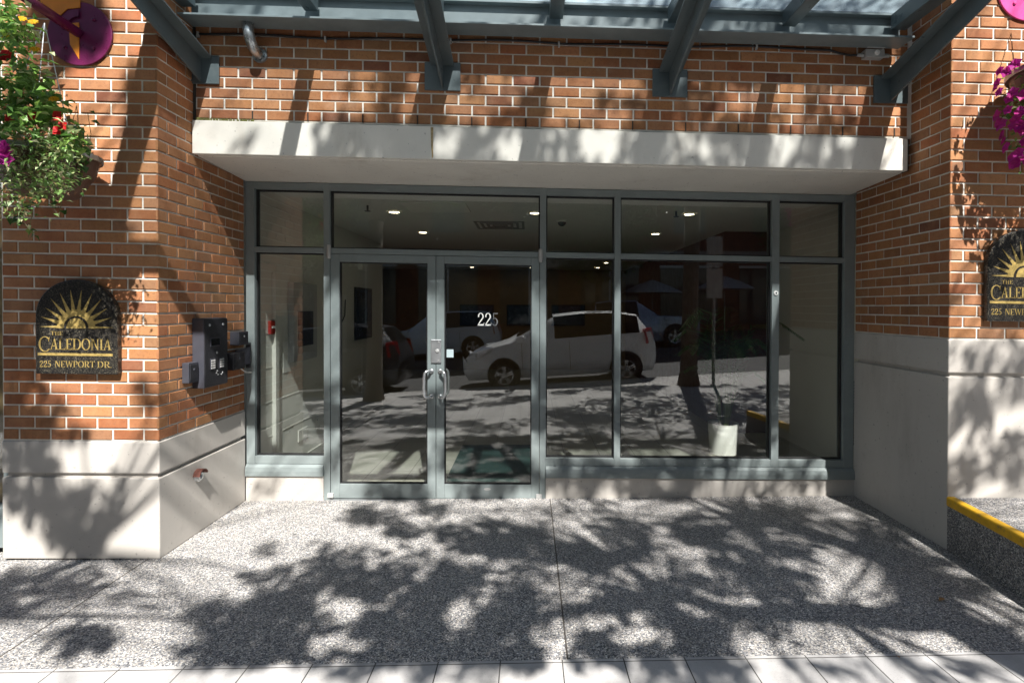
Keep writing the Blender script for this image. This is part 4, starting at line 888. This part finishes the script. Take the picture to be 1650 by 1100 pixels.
# sign post at the kerb
PS = Vector((3.46, -5.2, gz(3.46, -5.2)))
t = thing('sign_post', PS, 'steel post with two parking sign plates, seen from behind in the glass', 'sign post')
s = MB(); s.tube([PS, PS+Vector((0, 0, 2.75))], .03, 10); s.build('post', M['signback'], t)
for z0 in (1.62, 2.22): s = MB(); s.box(PS.x-.15, PS.x+.15, PS.y+.03, PS.y+.036, PS.z+z0, PS.z+z0+.55); s.build('sign_plate', M['signback'], t, bevel=.002)

# ------------------------------------------------------------------ street trees (their crowns dapple the front)
random.seed(42)
HX, HZ = SUN.x/SUN.y, -SUN.z/SUN.y
def up_ray(p, Y): dt = p.y-Y; return Vector((p.x-HX*dt, Y, p.z+HZ*dt))
def tree_wood(mb, pts, rad, n=10): mb.tube(pts, rad, n)
def tcol():
    k = random.random(); v = random.uniform(.7, 1.25)
    c = (.055, .11, .022) if k < .5 else (.075, .14, .03) if k < .8 else (.10, .17, .035)
    return tuple(x*v for x in c)
floor_dark = [ # px, py, rx, ry, density : where the crown's shade lies on the paving
 (796, 868, 88, 34, 1), (672, 945, 92, 32, 1), (455, 985, 58, 34, 1), (680, 1034, 86, 36, 1), (818, 1026, 56, 46, 1), (590, 830, 28, 18, 1), (533, 918, 42, 28, .8), (648, 858, 30, 14, .9), (700, 820, 28, 10, .9),
 (350, 1000, 52, 40, .85), (400, 1040, 90, 16, .8), (28, 955, 30, 40, 1), (110, 940, 66, 24, .9), (145, 1030, 66, 26, .9), (300, 1056, 40, 12, .6), (1008, 868, 54, 42, 1), (1155, 850, 74, 40, 1), (1420, 870, 56, 34, .9), (1480, 905, 46, 22, .7),
 (1036, 952, 46, 44, .75), (1118, 1030, 44, 34, .9), (1218, 926, 84, 26, .8), (1250, 1036, 44, 22, .8), (928, 1036, 22, 24, .8), (925, 880, 30, 40, .7), (1330, 1075, 70, 14, .7), (1180, 1085, 46, 12, .6), (560, 1085, 60, 16, .8), (690, 1085, 40, 14, .7), (1560, 1085, 60, 16, .7),
 (1560, 940, 50, 22, .6), (1600, 1010, 40, 22, .6), (430, 890, 24, 12, .6), (980, 815, 26, 10, .8), (1330, 850, 50, 26, .5), (1260, 815, 34, 10, .6), (770, 1085, 40, 12, .6), (860, 940, 34, 26, .5), (600, 880, 40, 10, .7), (560, 965, 46, 18, .9), (740, 925, 46, 26, 1), (630, 1000, 50, 16, .9), (830, 965, 26, 26, .8), (345, 985, 40, 9, .8), (420, 930, 34, 9, .8), (1190, 905, 56, 12, .8), (1270, 885, 46, 14, .9), (1120, 1000, 40, 16, .9), (1230, 1000, 70, 10, .8), (210, 950, 30, 7, .5), (520, 1050, 40, 9, .7), (1090, 830, 30, 8, .8), (1390, 990, 40, 18, .5), (480, 840, 30, 10, .5), (730, 985, 60, 16, .9)]
wall_dark = [ # px, py, rx, ry, density on the lintel plane
 (620, 228, 78, 26, 1), (770, 230, 26, 28, 1), (560, 150, 26, 28, .55), (640, 130, 30, 22, .6), (770, 150, 26, 26, .55), (925, 228, 22, 22, .7), (1105, 252, 30, 14, .8), (1308, 240, 24, 28, .8), (1355, 252, 26, 16, .8), (960, 150, 26, 26, .6), (900, 120, 18, 18, .5), (1150, 150, 40, 30, .6), (1290, 150, 40, 32, .6), (1000, 250, 24, 12, .5), (1180, 215, 26, 14, .6), (1230, 250, 26, 14, .6), (850, 170, 20, 22, .5), (1370, 170, 18, 22, .5), (530, 110, 14, 10, .4), (395, 235, 12, 18, .35)]
plinth_dark = [(50, 770, 48, 80, .9), (125, 840, 54, 62, .9), (100, 700, 40, 24, .7), (20, 700, 24, 40, .7), (190, 800, 18, 44, .5), (60, 655, 40, 30, .6), (240, 640, 24, 34, .5), (1580, 570, 34, 22, .6), (1570, 660, 24, 50, .9), (1640, 600, 20, 40, .8), (1630, 740, 36, 40, .8), (1560, 760, 20, 30, .7), (1600, 440, 20, 30, .3), (30, 440, 60, 40, .9), (110, 420, 60, 40, .8), (150, 520, 30, 40, .4)]
front_dark = [(905, 730, 20, 20, .6), (440, 790, 30, 16, .3), (590, 725, 50, 12, .7), (660, 760, 30, 18, .8), (720, 720, 14, 30, .7), (820, 750, 40, 30, .8), (1150, 740, 60, 10, .6), (930, 775, 46, 32, 1), (1030, 785, 40, 22, .9), (1000, 758, 60, 14, .7), (640, 792, 60, 16, 1), (780, 792, 44, 16, 1), (1290, 770, 40, 16, .5), (1230, 790, 12, 16, .6), (868, 640, 12, 60, .8), (868, 770, 10, 30, .8), (1100, 760, 20, 14, .5), (700, 650, 12, 34, .7), (530, 650, 14, 40, .8), (530, 740, 12, 24, .6), (400, 600, 10, 40, .8), (640, 740, 60, 16, .6), (760, 740, 60, 30, .8), (1250, 640, 8, 80, .9), (996, 600, 6, 60, .8), (1250, 760, 20, 14, .5)]
T1 = Vector((3.02, -5.3, gz(3.02, -5.3))); T2 = Vector((-2.86, -5.25, gz(-2.86, -5.25)))
targets = []; kinds = {}
for lst, kind in ((floor_dark, 'f'), (wall_dark, 'w'), (plinth_dark, 'p'), (front_dark, 's')):
    for (px, py, rx, ry, dn) in lst:
        # area in metres on the surface decides how many leaves
        def surf(a, b_, kind=kind):
            if kind == 'f': return atg(a, b_)
            q = at(a, b_, YW if kind == 'w' else YP if kind == 'p' else 0); return Vector((q.x, q.y, q.z-K*q.x))
        p0, pu, pv = surf(px, py), surf(px+rx, py), surf(px, py+ry if kind != 'f' else min(py+ry, 1099))
        area = 3.14*(pu-p0).length*(pv-p0).length*(1.16 if kind == 'f' else .9)
        kinds[(px, py, rx, ry)] = kind
        targets.append((surf, px, py, rx, ry, max(10, int(area*dn**1.5/(.00125 if kind == 'f' else .0011 if kind == 'w' else .0009)))))
bright_floor = [(455,825,95,22),(553,862,42,16),(618,878,26,9),(420,915,20,13),(491,898,19,9),(687,873,20,8),(712,891,15,7),(684,927,14,16),(753,900,26,8),(803,907,12,11),(745,990,27,16),(556,980,40,16),(545,1036,56,14),(654,1047,17,10),(855,1026,16,12),(811,1000,10,7),(811,1033,14,12),(785,960,18,13),(763,825,38,11),(836,832,34,8),(900,1030,32,32),(916,945,34,30),(872,935,22,10),(927,862,28,11),(915,843,24,6),(1045,820,58,17),(1147,816,32,10),(933,856,20,10),(973,875,17,11),(1063,860,20,9),(1118,889,28,13),(1038,925,32,18),(925,940,24,24),(1191,867,24,9),(1256,903,26,9),(1125,987,32,13),(1202,980,46,15),(1180,936,20,9),(1034,1020,42,20),(965,998,26,13),(1227,1034,19,12),(1264,1031,14,11),(1278,1049,28,8),(1300,991,38,11),(1340,993,38,13),(1278,810,20,8),(1300,831,20,8)]
def fill_floor():
    while True:
        a, b_ = random.uniform(300, 1310), random.uniform(812, 1068)
        if a < 575-(b_-812)*1.12 or (a > 1180 and b_ > 960): continue
        if random.random() > (b_-480)/600: continue
        if any(((a-x)/rx)**2+((b_-y)/ry)**2 < 1.5 for x, y, rx, ry in bright_floor): continue
        return a, b_
bright_wall = [(722,238,18,20),(822,238,24,24),(897,228,9,16),(955,233,28,24),(997,226,9,18),(1112,233,30,18),(1143,222,10,12),(1255,228,18,26),(1290,222,14,12),(1329,236,12,18),(1366,226,12,22),(415,150,100,40)]+[(random.uniform(510, 1400), random.uniform(100, 190), random.uniform(14, 34), random.uniform(10, 22)) for _ in range(44)]
def fill_wall():
    while True:
        a, b_ = random.uniform(505, 1425), random.uniform(95, 276)
        if any(((a-x)/rx)**2+((b_-y)/ry)**2 < 1.9 for x, y, rx, ry in bright_wall): continue
        return a, b_
fills = []
for i in range(3000):
    a, b_ = fill_floor(); fills.append((atg(a, b_), random.uniform(-6.6, -5.1)))
for i in range(1400):
    a, b_ = fill_wall(); q = at(a, b_, YL); q.z -= K*q.x; fills.append((q, random.uniform(-5.4, -4.4)))
for (px, py, rx, ry, n) in ((90, 385, 110, 46, 420), (28, 560, 34, 90, 260), (95, 470, 60, 40, 160), (110, 40, 70, 60, 330), (215, 170, 18, 60, 60), (40, 680, 44, 26, 90)):
    for i in range(n):
        a = random.uniform(0, 6.283); r_ = math.sqrt(random.random()); q = at(px+rx*r_*math.cos(a), py+ry*r_*math.sin(a), YP); q.z -= K*q.x; fills.append((q, random.uniform(-6.2, -5.0)))
for k in range(75):
    tx, ty = random.uniform(-4.6, 4.6), random.uniform(-5.6, -2.35)
    def spot(a, b_, tx=tx, ty=ty): return Vector((tx+(a-100)*.004, ty+(b_-100)*.004, gz(tx, ty)))
    r1, r2 = random.randint(50, 130), random.randint(26, 70)
    kinds[(100, 100, r1, r2)] = 'f'; targets.append((spot, 100, 100, r1, r2, int(3.14*r1*r2*.000016/.0021)))
lv = {1: MB(), 2: MB()}; anchors = {1: [], 2: []}
for (surf, px, py, rx, ry, n) in targets:
    Yb = random.uniform(-11.0, -8.9) if rx != 0 and px == 100 and kinds[(px, py, rx, ry)] == 'f' else random.uniform(-7.6, -5.4) if kinds[tuple((px, py, rx, ry))] == 'f' else random.uniform(-5.6, -4.6)
    for i in range(n):
        a = random.uniform(0, 6.283); r_ = math.sqrt(random.random())*(.92 if random.random() < .9 else 1.2)
        p = surf(px+rx*r_*math.cos(a), py+ry*r_*math.sin(a))
        if kinds[(px, py, rx, ry)] in 'fw' and (px, py) != (100, 100):
            A_ = px+rx*r_*math.cos(a); B_ = py+ry*r_*math.sin(a)
            if any(((A_-x)/u)**2+((B_-y)/v_)**2 < 1.3 for x, y, u, v_ in (bright_floor if kinds[(px, py, rx, ry)] == 'f' else bright_wall)): continue
        q = up_ray(p, Yb+random.gauss(0, .5))
        w_ = 1 if q.x > 0 else 2
        leaf(lv[w_], q, random.uniform(.07, .12), tcol(), asp=.72)
        if i % 40 == 0: anchors[w_].append(q)
for (p, Y) in fills:
    q = up_ray(p, Y); w_ = 1 if q.x > random.uniform(-.5, .5) else 2
    leaf(lv[w_], q, random.uniform(.07, .11), tcol(), asp=.74)
    if random.random() < .018: anchors[w_].append(q)
def lands(q):
    dt = YP-q.y; z = q.z-HZ*dt; x = q.x+HX*dt
    if z > .03: return ('w', x, z)
    tt = (q.z-.03)/HZ; return ('f', q.x+HX*tt, q.y+tt)
for w_, T in ((1, T1), (2, T2)):
    for i in range(16000):
        d = Vector((random.gauss(0, 1), random.gauss(0, 1), random.gauss(0, 1))).normalized()*random.random()**.4
        cl = Vector((random.choice((-1, 1))*random.uniform(0, .4), 0, 0))
        q = T+Vector((d.x*3.6+.4*(1 if w_ == 1 else -1), d.y*3.0-1.0, 6.6+d.z*3.2))+cl
        k, a, b_ = lands(q)
        vis = (k == 'w' and b_ < 4.0 and -3.6 < a < 3.8) or (k == 'f' and b_ > -2.75 and -3.6 < a < 3.8)
        if vis or q.y > -3.2: continue
        leaf(lv[w_], q, random.uniform(.08, .13), tcol(), asp=.72)
        if i % 40 == 0: anchors[w_].append(q)
for w_, T, lab in ((1, T1, 'leafy street tree on the sidewalk beside the sign post, mirrored in the wide window'), (2, T2, 'leafy street tree on the sidewalk mirrored in the left door')):
    t = thing('street_tree', T, lab, 'tree', 'street trees along the sidewalk')
    wd = MB()
    if w_ == 1:
        fork = Vector((T.x+.05, T.y+.05, T.z+3.75))
        wd.tube([T+Vector((0, 0, -.1)), T+Vector((0, 0, .25)), T+Vector((.02, .02, 1.5)), fork], [.24, .165, .145, .15], 14)
        limbs = []
        # the two big limbs whose shadows cross the forecourt
        for tip, rads in ((((1480, 920), (1380, 880), (1290, 850), (1180, 835), (1110, 800)), (.12, .10, .075, .05, .03)), (((1450, 995), (1340, 985), (1200, 985), (1080, 960), (1000, 900)), (.10, .09, .06, .045, .03))):
            pts = [fork]
            for j, q in enumerate(tip): pts.append(up_ray(atg(*q), fork.y-.05*j))
            wd.tube(pts, [.14]+list(rads), 10); limbs += pts[2:]
        p1 = fork+Vector((.5, -.7, 1.6)); p2 = fork+Vector((.2, -1.5, 3.2)); wd.tube([fork, p1, p2], [.12, .09, .05], 10); limbs += [p1, p2]
    else:
        fork = T+Vector((.03, 0, 3.3)); wd.tube([T+Vector((0, 0, -.1)), T+Vector((0, 0, .25)), T+Vector((.02, 0, 1.6)), fork], [.22, .15, .13, .125], 14); limbs = []
        for dx, dy, dz in ((-1, -.6, 2), (.9, -.5, 2.2), (.2, .6, 2.8), (-.3, -1.4, 3.2)): 
            p1 = fork+Vector((dx*.5, dy*.5, dz*.5)); p2 = fork+Vector((dx*1.2, dy, dz)); wd.tube([fork, p1, p2], [.1, .07, .035], 9); limbs += [p1, p2]
    for q in anchors[w_]:
        b0 = min(limbs, key=lambda p: (p-q).length+max(0, p.z-q.z)*2)
        if (b0-q).length < 3.2: wd.tube([b0, b0.lerp(q, .5)+Vector((random.uniform(-.1, .1), random.uniform(-.1, .1), .12)), q], [.016, .011, .004], 4, caps=False)
    wd.build('trunk', M['bark'], t, recalc=False, smooth=True)
    lv[w_].build('crown', M['leaf'], t, attr=True, recalc=False)
for x, lab in ((-9.5, 'street tree across the road, behind the white sport utility car'), (3.0, 'street tree across the road, behind the silver pickup'), (12.5, 'street tree across the road, farthest up the hill')):
    y = -18.5; z = rz(x); t = thing('street_tree', (x, y, z), lab, 'tree', 'street trees across the road')
    wd = MB(); top_ = Vector((x, y, z+3)); wd.tube([(x, y, z), (x, y, z+1.5), top_], [.2, .15, .12], 10); l = MB()
    for k in range(5):
        a = k*1.26; p2 = top_+Vector((1.2*math.cos(a), 1.2*math.sin(a), 1.6)); wd.tube([top_, p2], [.09, .03], 7)
    for i in range(2600):
        d = Vector((random.gauss(0, 1), random.gauss(0, 1), random.gauss(0, 1))).normalized()*random.random()**.35
        leaf(l, Vector((x+d.x*2.5, y+d.y*2.2, z+4.8+d.z*2.3)), random.uniform(.16, .26), tcol(), asp=.75)
    wd.build('trunk', M['bark'], t, smooth=True); l.build('crown', M['leaf'], t, attr=True, recalc=False)
